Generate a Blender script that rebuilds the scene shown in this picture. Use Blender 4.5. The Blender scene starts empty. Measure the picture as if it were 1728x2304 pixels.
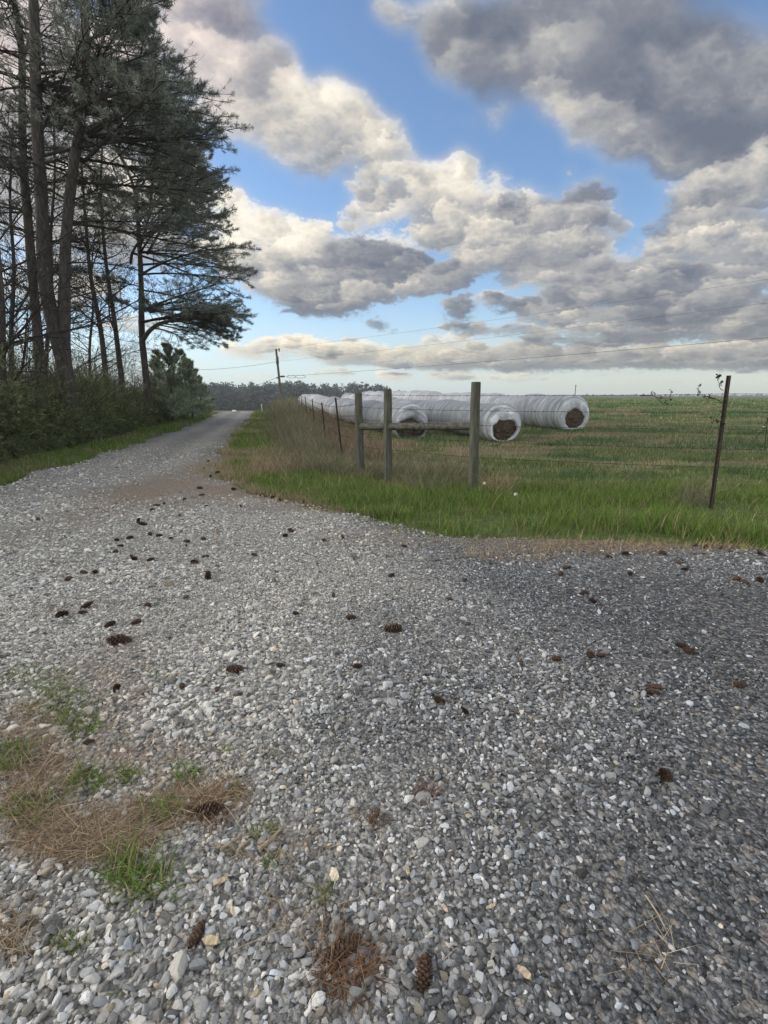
import bpy, math, time
import numpy as np
from mathutils import Vector
T0 = time.time()
S = bpy.context.scene
COL = S.collection
rng = np.random.default_rng(7)
RAD = math.radians

# ------------------------------------------------------------------ camera
EYE, FPX, PITCH = 1.45, 1100.0, math.atan(250 / 1100.0)
cam_data = bpy.data.cameras.new("camera")
cam_data.sensor_fit = 'VERTICAL'
cam_data.sensor_height = 36.0
cam_data.lens = 36.0 * FPX / 2304.0
cam_data.clip_start = 0.05
cam_data.clip_end = 5000
cam = bpy.data.objects.new("camera", cam_data)
cam.location = (0, 0, EYE)
cam.rotation_euler = (math.pi / 2 - PITCH, 0, 0)
COL.objects.link(cam)
S.camera = cam

# ------------------------------------------------------------------ exposure, sun
S.view_settings.view_transform = 'Standard'
S.view_settings.look = 'None'
S.view_settings.gamma = 1
S.view_settings.exposure = 0.12
S.cycles.max_bounces = 6
S.cycles.diffuse_bounces = 3
S.cycles.glossy_bounces = 2
S.cycles.transparent_max_bounces = 4
SUN_EL, SUN_AZ = RAD(24), RAD(-78)          # azimuth from +Y towards +X
sun_data = bpy.data.lights.new("sun", 'SUN')
sun_data.energy = 1.6
sun_data.angle = RAD(14)
sun_data.color = (1.0, 0.9, 0.76)
sun = bpy.data.objects.new("sun", sun_data)
sd = Vector((math.sin(SUN_AZ) * math.cos(SUN_EL), math.cos(SUN_AZ) * math.cos(SUN_EL), math.sin(SUN_EL)))
sun.rotation_euler = sd.to_track_quat('Z', 'Y').to_euler()
sun.location = sd * 60
COL.objects.link(sun)


# ------------------------------------------------------------------ numpy noise
def _lat(seed):
    return np.random.default_rng(seed).random((256, 256)).astype(np.float32)


def vnoise(x, y, seed=0):
    L = _lat(seed)
    xi = np.floor(x).astype(np.int64); yi = np.floor(y).astype(np.int64)
    fx = (x - xi); fy = (y - yi)
    fx = fx * fx * fx * (fx * (fx * 6 - 15) + 10); fy = fy * fy * fy * (fy * (fy * 6 - 15) + 10)
    a = L[yi & 255, xi & 255]; b = L[yi & 255, (xi + 1) & 255]
    c = L[(yi + 1) & 255, xi & 255]; d = L[(yi + 1) & 255, (xi + 1) & 255]
    return (a * (1 - fx) + b * fx) * (1 - fy) + (c * (1 - fx) + d * fx) * fy


def fbm(x, y, seed=0, octaves=5, gain=0.5, lac=2.03):
    s = np.zeros_like(x, dtype=np.float64); a = 1.0; n = 0.0
    for o in range(octaves):
        s += a * vnoise(x + 17.3 * o, y - 9.1 * o, seed + o); n += a
        c, sn = math.cos(0.6), math.sin(0.6)
        x, y = (x * c - y * sn) * lac, (x * sn + y * c) * lac
        a *= gain
    return s / n


def sstep(a, b, x):
    t = np.clip((x - a) / (b - a), 0, 1)
    return t * t * (3 - 2 * t)


# ------------------------------------------------------------------ pixel rays (photo 1728 x 2304)
def rays(u, v):
    x = (np.asarray(u, float) - 864) / FPX; y = (1152 - np.asarray(v, float)) / FPX
    return np.stack([x, math.cos(PITCH) + y * math.sin(PITCH), -math.sin(PITCH) + y * math.cos(PITCH)], -1)


def PX(u, v, Y):
    d = rays(u, v)
    return np.array([0, 0, EYE]) + d * (Y / d[..., 1])[..., None]


def project(P):
    q = P - np.array([0, 0, EYE])
    up = np.array([0, math.sin(PITCH), math.cos(PITCH)]); fw = np.array([0, math.cos(PITCH), -math.sin(PITCH)])
    dz = np.maximum(q @ fw, 1e-3)
    return 864 + FPX * q[..., 0] / dz, 1152 - FPX * (q @ up) / dz


# ------------------------------------------------------------------ sky: blue Nishita air behind a cloud map made here
def build_sky():
    w = bpy.data.worlds.new("World"); S.world = w; w.use_nodes = True
    nt = w.node_tree; nt.nodes.clear()
    W, H = 4096, 2048
    img = np.zeros((H, W, 4), np.float32)

    B = [  # copy pixel u, v, radius along, radius across, tilt deg, cover, lightness
        (150, 150, 240, 170, 10, .9, .62), (120, 420, 260, 150, 0, .95, .62), (250, 540, 220, 60, 0, .9, .5), (60, 620, 220, 50, 0, .8, .6), (300, 300, 120, 90, 20, .7, .6), (330, 700, 120, 22, 0, .6, .55), (-200, 300, 240, 240, 0, .9, .6),
        (1850, 250, 260, 220, 0, 1, .2), (1850, 520, 220, 110, 0, 1, .3), (1850, 740, 240, 44, 0, 1, .35), (1900, 650, 220, 70, 0, 1, .3), (900, -170, 240, 90, 10, .6, .4), (1400, -140, 380, 160, 0, .95, .2), (350, -130, 280, 150, 20, .9, .5),
        (400, 60, 130, 110, 40, .9, .55), (500, 60, 110, 100, 40, .85, .38), (480, 170, 140, 90, 35, .95, .66), (590, 205, 120, 84, 25, .9, .50), (560, 270, 110, 52, 25, .6, .52), (660, 215, 80, 62, 20, .95, .66), (730, 265, 110, 66, 38, 1, .64), (660, 320, 120, 46, 20, .55, .5), (810, 330, 84, 46, 40, 1, .62), (770, 350, 60, 36, 20, .7, .45),
        (800, 410, 50, 40, 0, .85, .56), (795, 470, 50, 44, 60, .8, .62), (720, 100, 60, 34, 0, .22, .2), (800, 180, 50, 30, 0, .2, .2),
        (1300, 60, 260, 130, 0, .9, .26), (1120, 90, 170, 100, 15, 1, .24), (940, 75, 120, 60, 35, .75, .40), (850, 25, 60, 30, 40, .5, .5), (1060, 150, 150, 70, 25, .8, .30), (1250, 190, 170, 90, 30, .95, .36), (1200, 230, 90, 50, 30, .7, .5), (1430, 130, 210, 120, 10, 1, .14), (1580, 180, 190, 140, 0, 1, .17), (1400, 160, 60, 44, 0, .5, .42), (1560, 150, 44, 44, 40, .5, .5),
        (1320, 300, 120, 60, 20, .85, .44), (1430, 320, 150, 66, 10, 1, .33), (1600, 310, 150, 100, 0, 1, .13), (1500, 250, 110, 60, 0, .9, .15), (1060, 242, 60, 22, -10, .4, .5), (945, 252, 24, 22, 0, .4, .65), (1350, 350, 80, 34, 10, .6, .25),
        (1600, 400, 130, 60, -15, 1, .56), (1640, 380, 90, 44, 0, .9, .5), (1520, 440, 100, 46, -25, .9, .42), (1560, 500, 150, 56, -12, 1, .40), (1640, 560, 170, 66, 0, 1, .36), (1450, 545, 120, 44, -15, .9, .52), (1400, 590, 130, 44, -8, .9, .42), (1500, 620, 180, 50, -3, 1, .30),
        (1130, 580, 110, 40, 5, .8, .40), (1260, 560, 90, 30, -4, .9, .60), (1190, 600, 110, 38, 0, .9, .55), (1290, 610, 140, 40, -5, 1, .44), (1350, 645, 150, 38, 0, 1, .33), (1640, 660, 170, 46, 0, 1, .30), (1200, 660, 120, 36, 0, .9, .40), (1340, 690, 150, 30, 3, 1, .40), (1520, 695, 190, 46, 0, 1, .26), (1640, 720, 130, 40, 0, 1, .28), (1160, 690, 80, 24, 5, .8, .36),
        (920, 380, 90, 36, -5, .95, .70), (990, 385, 60, 48, 0, 1, .68), (930, 420, 110, 46, 20, .95, .60), (1050, 440, 110, 52, 8, 1, .62), (1140, 460, 90, 46, 8, 1, .56), (1110, 455, 60, 30, 0, .8, .3), (900, 460, 90, 52, 40, .95, .55), (1260, 455, 76, 34, 5, .9, .62), (1280, 510, 70, 42, 0, .95, .58), (1190, 500, 110, 40, 0, 1, .40), (1030, 510, 140, 46, 5, 1, .54), (1150, 545, 130, 40, 0, 1, .46), (1030, 570, 120, 42, -10, 1, .40),
        (500, 480, 90, 52, 15, 1, .78), (590, 500, 80, 46, 10, 1, .74), (540, 560, 120, 56, 15, 1, .66), (680, 545, 80, 40, 5, 1, .72), (640, 575, 90, 50, 10, 1, .58), (820, 545, 100, 44, 0, 1, .70), (880, 580, 70, 44, 0, 1, .5), (760, 575, 100, 50, 0, 1, .30), (840, 595, 110, 50, -8, 1, .22), (600, 620, 110, 44, 18, 1, .46), (720, 625, 140, 46, 4, 1, .30), (930, 605, 90, 36, -15, 1, .42), (700, 665, 110, 30, 3, .95, .20), (640, 650, 70, 26, 15, .9, .3),
        (985, 668, 46, 34, 20, .95, .24), (1060, 650, 46, 30, 0, .85, .55), (1085, 662, 50, 24, 10, .9, .28), (1262, 425, 66, 24, -8, .85, .22), (1200, 440, 40, 20, 0, .5, .22), (820, 698, 28, 15, 5, .9, .22), (858, 712, 18, 8, 0, .6, .25), (1420, 480, 46, 20, -20, .6, .3), (590, 677, 26, 12, 20, .4, .25), (1360, 520, 40, 14, 0, .4, .3), (895, 715, 16, 8, 0, .4, .3),
        (540, 752, 80, 20, -4, .9, .66), (630, 738, 60, 20, 0, .95, .74), (690, 750, 80, 22, 5, 1, .66), (790, 755, 90, 22, 3, 1, .64), (760, 775, 110, 18, 3, .9, .46), (900, 762, 100, 22, 0, 1, .60), (1000, 765, 100, 26, 0, 1, .52), (1120, 760, 110, 26, 0, 1, .44), (980, 788, 150, 16, 1, 1, .32), (1250, 770, 120, 28, 0, 1, .40), (1180, 790, 160, 16, 0, 1, .26), (1400, 765, 130, 28, 0, 1, .42), (1400, 786, 170, 16, 0, 1, .24), (1560, 762, 130, 30, 0, 1, .46), (1620, 786, 160, 18, 0, 1, .26), (580, 768, 100, 12, 0, .6, .55),
        (960, 735, 60, 16, 0, .7, .6), (1020, 712, 60, 18, 5, .9, .3), (1110, 718, 80, 14, 0, .8, .32), (1230, 715, 110, 16, 0, .8, .5), (1220, 735, 120, 14, 0, .8, .28), (900, 742, 30, 10, 0, .5, .6), (1380, 725, 120, 20, 0, 1, .26),
        (720, 806, 56, 10, 0, .7, .55), (850, 812, 50, 12, 0, .85, .62), (862, 806, 30, 5, 0, .8, .25), (965, 812, 56, 11, 0, .85, .55), (1000, 814, 40, 6, 0, .7, .35), (1100, 815, 80, 10, 0, .7, .55), (1210, 822, 40, 7, 0, .55, .6), (1420, 824, 80, 6, 0, .4, .5), (560, 815, 90, 8, 0, .4, .6), (1330, 808, 60, 6, 0, .45, .5)]

    def clouds(u, v, D):
        """u, v in pixels of the 1659-wide copy; D unit directions -> colour, cover"""
        r = np.random.default_rng(3)
        k = 1 / (np.maximum(D[..., 2], 0.0) + 0.16)
        nx, ny = D[..., 0] * k * 2.1, D[..., 1] * k * 2.1
        sc = np.clip((890 - v) / 520, 0.10, 1.0)
        px, py = u / (60 + 130 * sc), v / (60 + 130 * sc) * 1.25        # puffs shrink to the horizon
        def nz(f, seed, o, g=.5): return .5 * (fbm(nx * f, ny * f, seed, o, g) + fbm(u * f / 190, v * f / 150, seed + 30, o, g))
        w1, w2 = nz(2.2, 50, 5) - .5, nz(2.2, 60, 5) - .5
        f1, f2 = nz(9, 150, 5, .6) - .5, nz(9, 160, 5, .6) - .5
        uu = u + (w1 * 150 + f1 * 60) * sc; vv = v + (w2 * 120 + f2 * 54) * sc
        b1 = 1 - np.abs(2 * nz(4.5, 170, 5, .55) - 1) * 2.2
        fine = (nz(20, 180, 5, .6) - .5) * (.45 + .55 * sstep(60, 520, v))
        low = nz(1.6, 190, 3) - .5
        lob = []
        for (bu, bv, ra, rb, tl, wt, li) in B:
            lob.append((bu, bv, ra * 1.12, rb * 1.15, tl, wt, li, .85))
            n = 5 if ra > 100 else 3 if ra > 45 else 0
            for i in range(n):
                th = r.uniform(-math.pi * 1.02, .10) if i % 3 else r.uniform(0, 6.28)
                rr = r.uniform(.35, .95); q = r.uniform(.30, .52)
                c, s = math.cos(RAD(tl)), math.sin(RAD(tl))
                a, b = math.cos(th) * rr * ra, math.sin(th) * rr * rb
                m = math.sqrt(ra * rb)
                lob.append((bu + a * c - b * s, bv + a * s + b * c, min(ra, m * 1.25) * q * 1.25, min(rb, m) * q * 1.1, tl * .5, wt, li + r.uniform(-.05, .13) + (.04 if th < 0 else -.05), .55))
        vmin, vmax, umin, umax = v.min(1), v.max(1), u.min(0), u.max(0)
        cov = np.zeros_like(u); lit = np.full_like(u, .5)
        for (bu, bv, ra, rb, tl, wt, li, soft) in lob:
            c, s = math.cos(RAD(tl)), math.sin(RAD(tl))
            mu = 1.3 * max(ra, rb) + 118; mv = 1.3 * (rb + ra * abs(s)) + 100
            ri = np.nonzero((vmin < bv + mv) & (vmax > bv - mv))[0]; ci = np.nonzero((umin < bu + mu) & (umax > bu - mu))[0]
            if len(ri) == 0 or len(ci) == 0: continue
            W_ = (slice(ri[0], ri[-1] + 1), slice(ci[0], ci[-1] + 1))
            du, dv = uu[W_] - bu, vv[W_] - bv
            a = (du * c + dv * s) / ra; b = (-du * s + dv * c) / rb
            rad = np.sqrt(a * a + b * b)
            al = sstep(1.08, 1.08 - soft, rad - fine[W_] * .5 - (b1[W_] - .3) * .22) * wt
            l = li - .26 * np.clip(dv / (rb * 1.2 + .0 * ra), -1, 1) - .10 * np.clip(du / ra, -1, 1)
            cw = cov[W_]
            lit[W_] += (l - lit[W_]) * np.clip(al / np.maximum(1e-4, np.maximum(al, cw * .55)), 0, 1) * np.minimum(1, al * 1.2)
            cov[W_] = 1 - (1 - cw) * (1 - al * .96)
        soft_ = .30 + .70 * sstep(600, 200, v)
        cov = np.clip((cov - .30 + fine * .9 * (1 - cov) + low * .5 * (1 - cov)) / (.68 + .04 * soft_), 0, 1)
        cov = cov * (1 - soft_) + soft_ * cov * cov * (3 - 2 * cov)
        def blur(a, q):
            for ax_ in (0, 1):
                p_ = np.concatenate([np.take(a, [0] * q, ax_), a, np.take(a, [-1] * (q + 1), ax_)], ax_)
                c_ = np.cumsum(p_, ax_); n_ = a.shape[ax_]
                a = (np.take(c_, np.arange(n_) + 2 * q, ax_) - np.concatenate([np.zeros_like(np.take(c_, [0], ax_)), np.take(c_, np.arange(n_ - 1), ax_)], ax_)) / (2 * q + 1)
            return a
        wq = .85 * soft_
        cov = cov * (1 - wq) + blur(blur(cov, 7), 5) * wq
        lit = lit * (1 - .7 * soft_) + blur(blur(lit, 7), 5) * .7 * soft_
        edge = sstep(1.0, .45, cov)
        t = lit + (b1 - .3) * .13 + fine * .22 + low * .30 + .16 * edge * sstep(.3, .55, lit)
        t = np.clip((t - .5) * 1.16 + .455 - .05 * sstep(420, 0, v) - .05 * sstep(900, 1500, u), 0, 1)[..., None]
        P0, P1, P2, P3, P4 = [np.array(q) for q in ((.152, .176, .228), (.232, .247, .290), (.398, .40, .408), (.69, .645, .575), (.99, .92, .79))]
        colr = np.where(t < .25, P0 + (P1 - P0) * t / .25, np.where(t < .5, P1 + (P2 - P1) * (t - .25) / .25, np.where(t < .75, P2 + (P3 - P2) * (t - .5) / .25, P3 + (P4 - P3) * (t - .75) / .25)))
        lw = sstep(560, 820, v)[..., None]
        colr = colr * (1 + lw * np.array([.06, .02, -.08]))
        rose = (sstep(420, 40, v) * sstep(760, 380, u))[..., None]
        colr = colr * (1 + rose * np.array([.05, -.02, .04]))
        hz = sstep(600, 875, v) ** 1.2
        rgt = sstep(600, 1500, u)[..., None]
        hz_col = np.array([0.66, 0.76, 0.80]) * (1 - rgt) + np.array([0.60, 0.64, 0.58]) * rgt
        keep = cov ** .9 * (1 - .45 * sstep(780, 880, v))
        hz = hz * (.84 + .14 * sstep(810, 876, v))
        a_tot = 1 - (1 - keep) * (1 - hz)
        cc = (colr * keep[..., None] + hz_col * ((1 - keep) * hz)[..., None]) / np.maximum(a_tot, 1e-4)[..., None]
        return cc, a_tot

    # ---- front part, where the photograph looks
    az = (np.arange(W) + .5) / W
    ang = (0.5 - az) * 2 * math.pi
    c0, c1 = int(W * 0.25 - W * 56 / 360), int(W * 0.25 + W * 56 / 360)
    r0, r1 = int(H * 0.5) - 16, int(H * (0.5 + 56 / 180))
    A, E = np.meshgrid(ang[c0:c1], ((np.arange(r0, r1) + .5) / H - .5) * math.pi)
    D = np.stack([np.cos(A) * np.cos(E), np.sin(A) * np.cos(E), np.sin(E)], -1)
    u, v = project(D * 1000 + np.array([0, 0, EYE]))
    u = u / 1.0416; v = v / 1.0416
    cc, a_tot = clouds(u, v, D)
    # ---- unseen rest of dome: broken cloud brightened to lift the ground, most sunward
    w2, h2 = 512, 256
    a2 = (0.5 - (np.arange(w2) + .5) / w2) * 2 * math.pi; e2 = ((np.arange(h2) + .5) / h2 - .5) * math.pi
    A2, E2 = np.meshgrid(a2, e2)
    D2 = np.stack([np.cos(A2) * np.cos(E2), np.sin(A2) * np.cos(E2), np.sin(E2)], -1)
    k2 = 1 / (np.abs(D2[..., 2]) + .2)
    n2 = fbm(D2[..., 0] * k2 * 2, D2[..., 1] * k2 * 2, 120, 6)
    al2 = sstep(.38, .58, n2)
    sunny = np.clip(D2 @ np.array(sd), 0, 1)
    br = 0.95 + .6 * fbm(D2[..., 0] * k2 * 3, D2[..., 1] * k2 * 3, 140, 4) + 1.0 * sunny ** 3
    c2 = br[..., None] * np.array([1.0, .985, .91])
    dark = (E2 < 0)
    c2[dark] = np.array([.10, .105, .085]); al2[dark] = 1
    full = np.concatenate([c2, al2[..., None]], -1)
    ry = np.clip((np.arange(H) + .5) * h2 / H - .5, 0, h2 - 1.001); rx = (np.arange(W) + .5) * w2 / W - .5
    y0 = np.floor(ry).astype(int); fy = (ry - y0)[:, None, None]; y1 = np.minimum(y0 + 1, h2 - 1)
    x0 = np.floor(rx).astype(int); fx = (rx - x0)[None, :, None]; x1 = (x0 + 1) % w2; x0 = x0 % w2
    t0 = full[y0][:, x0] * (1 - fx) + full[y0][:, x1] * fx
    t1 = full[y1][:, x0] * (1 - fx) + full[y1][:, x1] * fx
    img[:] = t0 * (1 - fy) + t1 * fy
    # blend the front in
    fr = np.concatenate([cc, a_tot[..., None]], -1)
    edge = np.minimum.reduce([sstep(0, 110, np.arange(c1 - c0))[None].repeat(r1 - r0, 0), sstep(0, 110, (c1 - c0) - 1 - np.arange(c1 - c0))[None].repeat(r1 - r0, 0),
                              sstep(0, 80, (r1 - r0) - 1 - np.arange(r1 - r0))[:, None].repeat(c1 - c0, 1)])[..., None]
    img[r0:r1, c0:c1] = img[r0:r1, c0:c1] * (1 - edge) + fr * edge
    def pic(name, arr):
        bi = bpy.data.images.new(name, W, H, alpha=False, float_buffer=True)
        bi.colorspace_settings.name = 'Linear Rec.709'
        bi.pixels.foreach_set(np.ascontiguousarray(arr, np.float32).ravel()); bi.update(); bi.pack()
        e = nt.nodes.new('ShaderNodeTexEnvironment'); e.image = bi; return e
    al = img[..., 3:4]
    cov = pic('cloud_cover', np.concatenate([al, al, al, np.ones_like(al)], -1))
    img[..., 3] = 1
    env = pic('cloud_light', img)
    sky = nt.nodes.new('ShaderNodeTexSky'); sky.sky_type = 'NISHITA'; sky.sun_disc = False
    sky.sun_elevation = SUN_EL; sky.sun_rotation = SUN_AZ
    sky.air_density = 1.0; sky.dust_density = 0.6; sky.ozone_density = 2.0
    mul = nt.nodes.new('ShaderNodeVectorMath'); mul.operation = 'MULTIPLY'; mul.inputs[1].default_value = (1.08, 1.15, 1.24)
    bg1 = nt.nodes.new('ShaderNodeBackground'); bg1.inputs['Strength'].default_value = 0.15
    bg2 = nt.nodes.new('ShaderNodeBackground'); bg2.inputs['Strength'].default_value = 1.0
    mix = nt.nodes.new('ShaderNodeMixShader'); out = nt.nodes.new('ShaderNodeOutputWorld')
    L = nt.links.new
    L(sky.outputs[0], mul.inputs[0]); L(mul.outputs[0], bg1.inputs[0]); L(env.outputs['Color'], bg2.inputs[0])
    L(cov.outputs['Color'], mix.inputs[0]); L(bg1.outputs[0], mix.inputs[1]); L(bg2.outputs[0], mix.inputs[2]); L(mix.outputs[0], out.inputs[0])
    w.cycles.sampling_method = 'MANUAL'; w.cycles.sample_map_resolution = 512


build_sky()


# ------------------------------------------------------------------ material helper
class M:
    def __init__(s, name, rough=.9, spec=.2):
        s.m = bpy.data.materials.new(name); s.m.use_nodes = True
        s.nt = s.m.node_tree; s.b = s.nt.nodes['Principled BSDF']
        s.b.inputs['Roughness'].default_value = rough
        s.b.inputs['Specular IOR Level'].default_value = spec

    def n(s, t, **kw):
        nd = s.nt.nodes.new('ShaderNode' + t)
        for k, v in kw.items():
            if k in nd.inputs.keys() if isinstance(k, str) else False:
                nd.inputs[k].default_value = v
            else:
                setattr(nd, k, v)
        return nd

    def l(s, a, b):
        s.nt.links.new(a, b)

    def pos(s):
        return s.n('NewGeometry').outputs['Position']

    def obj(s):
        return s.n('TexCoord').outputs['Object']

    def mapping(s, src, scale=(1, 1, 1), rot=(0, 0, 0)):
        mp = s.n('Mapping'); mp.inputs['Scale'].default_value = scale; mp.inputs['Rotation'].default_value = rot
        s.l(src, mp.inputs['Vector']); return mp.outputs[0]

    def noise(s, src, scale, detail=5, rough=.55):
        t = s.n('TexNoise'); t.inputs['Scale'].default_value = scale; t.inputs['Detail'].default_value = detail; t.inputs['Roughness'].default_value = rough
        s.l(src, t.inputs['Vector']); return t.outputs[0]

    def ramp(s, fac, stops):
        r = s.n('ValToRGB'); e = r.color_ramp.elements
        while len(e) < len(stops): e.new(.5)
        for i, (p, c) in enumerate(stops):
            e[i].position = p; e[i].color = (*c, 1) if len(c) == 3 else c
        s.l(fac, r.inputs[0]); return r.outputs[0]

    def mix(s, fac, a, b, mode='MIX'):
        m = s.n('Mix'); m.data_type = 'RGBA'; m.blend_type = mode
        for sock, val in ((m.inputs['Factor'], fac), (m.inputs['A'] if False else m.inputs[6], a), (m.inputs[7], b)):
            if hasattr(val, 'links') or isinstance(val, bpy.types.NodeSocket): s.l(val, sock)
            else: sock.default_value = (*val, 1) if isinstance(val, tuple) and len(val) == 3 else val
        return m.outputs[2]

    def math(s, op, a, b=0.0, c=0.0, clamp=False):
        m = s.n('Math'); m.operation = op; m.use_clamp = clamp
        for i, val in enumerate((a, b, c)):
            if isinstance(val, bpy.types.NodeSocket): s.l(val, m.inputs[i])
            else: m.inputs[i].default_value = val
        return m.outputs[0]

    def attr(s, name, what='Color'):
        a = s.n('Attribute'); a.attribute_name = name; return a.outputs[what]

    def color(s, c):
        if isinstance(c, bpy.types.NodeSocket): s.l(c, s.b.inputs['Base Color'])
        else: s.b.inputs['Base Color'].default_value = (*c, 1)

    def bump(s, h, strength=.4, dist=.02):
        b = s.n('Bump'); b.inputs['Strength'].default_value = strength; b.inputs['Distance'].default_value = dist
        s.l(h, b.inputs['Height']); s.l(b.outputs[0], s.b.inputs['Normal'])


def attr_mat(name, rough=.85, spec=.15, trans=0.0, var=.35, nscale=60):
    """colour comes from the strand or stone itself, with fine mottling"""
    m = M(name, rough, spec)
    n = m.noise(m.obj(), nscale, 3)
    f = m.math('MULTIPLY_ADD', n, var * 2, 1 - var)
    mixed = m.n('VectorMath'); mixed.operation = 'SCALE'
    m.l(m.attr('col'), mixed.inputs[0]); m.l(f, mixed.inputs['Scale'])
    m.l(mixed.outputs[0], m.b.inputs['Base Color'])
    if trans:
        t = m.n('BsdfTranslucent'); m.l(mixed.outputs[0], t.inputs[0])
        ms = m.n('MixShader'); ms.inputs[0].default_value = trans
        out = m.nt.nodes['Material Output']
        m.l(m.b.outputs[0], ms.inputs[1]); m.l(t.outputs[0], ms.inputs[2]); m.l(ms.outputs[0], out.inputs['Surface'])
    return m.m


# ------------------------------------------------------------------ mesh helpers
class MB:
    """collects vertex / face blocks and links them as ONE mesh object"""
    def __init__(s): s.V = []; s.F = []; s.C = []; s.n = 0

    def add(s, V, F, C=None):
        V = np.asarray(V, np.float32).reshape(-1, 3)
        s.V.append(V); F = np.asarray(F, np.int64)
        s.F.append(F + s.n); s.n += len(V)
        if C is not None:
            C = np.asarray(C, np.float32)
            if C.ndim == 1: C = np.tile(C, (len(V), 1))
            s.C.append(C.reshape(-1, 3))

    def build(s, name, mat, parent=None, smooth=False, loc=None):
        V = np.concatenate(s.V)
        if loc is not None: V = V - np.asarray(loc, np.float32)
        me = bpy.data.meshes.new(name)
        me.vertices.add(len(V)); me.vertices.foreach_set('co', V.ravel())
        idx = np.concatenate([f.ravel() for f in s.F]); tot = np.concatenate([np.full(len(f), f.shape[1]) for f in s.F])
        st = np.concatenate([[0], np.cumsum(tot)[:-1]])
        me.loops.add(len(idx)); me.loops.foreach_set('vertex_index', idx.astype(np.int32))
        me.polygons.add(len(tot)); me.polygons.foreach_set('loop_start', st.astype(np.int32))
        me.update(calc_edges=True)
        if s.C:
            C = np.concatenate(s.C); a = me.attributes.new('col', 'FLOAT_COLOR', 'POINT')
            a.data.foreach_set('color', np.concatenate([C, np.ones((len(C), 1), np.float32)], 1).ravel())
        me.polygons.foreach_set('use_smooth', np.full(len(tot), smooth))
        me.materials.append(mat)
        o = bpy.data.objects.new(name, me); COL.objects.link(o)
        if parent is not None: o.parent = parent
        elif loc is not None: o.location = loc
        return o


def tag(o, label=None, cat=None, group=None, kind=None):
    if label: o['label'] = label
    if cat: o['category'] = cat
    if group: o['group'] = group
    if kind: o['kind'] = kind
    return o


def empty(name, loc, label, cat, group=None):
    o = bpy.data.objects.new(name, None); COL.objects.link(o)
    o.location = loc; o.empty_display_size = .2
    return tag(o, label, cat, group)


def tubes(P, R, sides=5, cap=False):
    """P (N,K,3), R (N,K) -> vertices, quads"""
    P = np.asarray(P, float); R = np.asarray(R, float)
    N, K, _ = P.shape
    t = np.gradient(P, axis=1); t /= np.linalg.norm(t, axis=2, keepdims=True) + 1e-9
    ref = np.where((np.abs(t[:, :1, 2:3]) > .8), np.array([1., 0, 0]), np.array([0, 0, 1.]))
    n = np.cross(t, np.broadcast_to(ref, t.shape)); n /= np.linalg.norm(n, axis=2, keepdims=True) + 1e-9
    b = np.cross(t, n)
    a = np.arange(sides) * 2 * math.pi / sides
    V = P[:, :, None] + R[:, :, None, None] * (n[:, :, None] * np.cos(a)[None, None, :, None] + b[:, :, None] * np.sin(a)[None, None, :, None])
    i = np.arange(N)[:, None, None] * K * sides; k = np.arange(K - 1)[None, :, None] * sides; s = np.arange(sides)[None, None]
    s2 = (s + 1) % sides
    F = np.stack([i + k + s, i + k + s2, i + k + sides + s2, i + k + sides + s], -1).reshape(-1, 4)
    return V.reshape(-1, 3), F


def blades(base, length, width, lean_dir, lean, curve, cols, K=4):
    """grass blades: strips narrowing to a tip. base (N,3)"""
    N = len(base)
    t = np.linspace(0, 1, K)[None, :, None]
    ld = np.stack([np.cos(lean_dir), np.sin(lean_dir), np.zeros(N)], 1)[:, None]
    ang = lean[:, None, None] + curve[:, None, None] * t
    L = length[:, None, None]
    step = L / (K - 1)
    horiz = np.concatenate([np.zeros((N, 1, 1)), np.cumsum(np.sin(ang[:, :-1]) * step, 1)], 1)
    vert = np.concatenate([np.zeros((N, 1, 1)), np.cumsum(np.cos(ang[:, :-1]) * step, 1)], 1)
    C = base[:, None] + ld * horiz + np.array([0, 0, 1.]) * vert
    fa = rng.uniform(0, 2 * math.pi, N)
    side = np.stack([np.cos(fa), np.sin(fa), np.zeros(N)], 1)[:, None] * width[:, None, None] * (1 - t[:, :, :] ** 1.6 * .95) * .5
    V = np.stack([C - side, C + side], 2).reshape(-1, 3)
    i = np.arange(N)[:, None] * K * 2; k = np.arange(K - 1)[None] * 2
    F = np.stack([i + k, i + k + 1, i + k + 3, i + k + 2], -1).reshape(-1, 4)
    shade = np.ones(K)
    c = (cols[:, None, None, :] * shade[None, :, None, None]).repeat(2, 2).reshape(-1, 3)
    return V, F, c


# ------------------------------------------------------------------ terrain height
def fence_x(y):
    return -0.44 - (y - 9.48) * .205


def HT(x, y):
    x = np.asarray(x, float); y = np.asarray(y, float)
    t = np.clip((y - 14) / 30, 0, None)
    rise = np.where(y < 44, .80 * np.clip(t, 0, 1) ** 1.4, .80 + (y - 44) * .0120)
    far = np.clip(y - 235, 0, None)
    rise = rise - far * .03 * np.clip(far / 120, 0, 1)
    left = np.where(y < 43, .43 * np.clip((y - 14) / 29, 0, 1) ** 1.2, .43 - np.clip(y - 43, 0, 260) * .018 * sstep(43, 60, y))
    m = sstep(-3.2, .6, x - fence_x(np.clip(y, 0, 70)))
    m = m * (1 - .0 * y)
    z = left * (1 - m) + rise * m
    # gentle unevenness of the turf
    z = z + (fbm(x * .35, y * .35, 5, 3) - .5) * .10 * sstep(5, 9, y) * sstep(-1, 3, x - fence_x(y))
    return z


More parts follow.
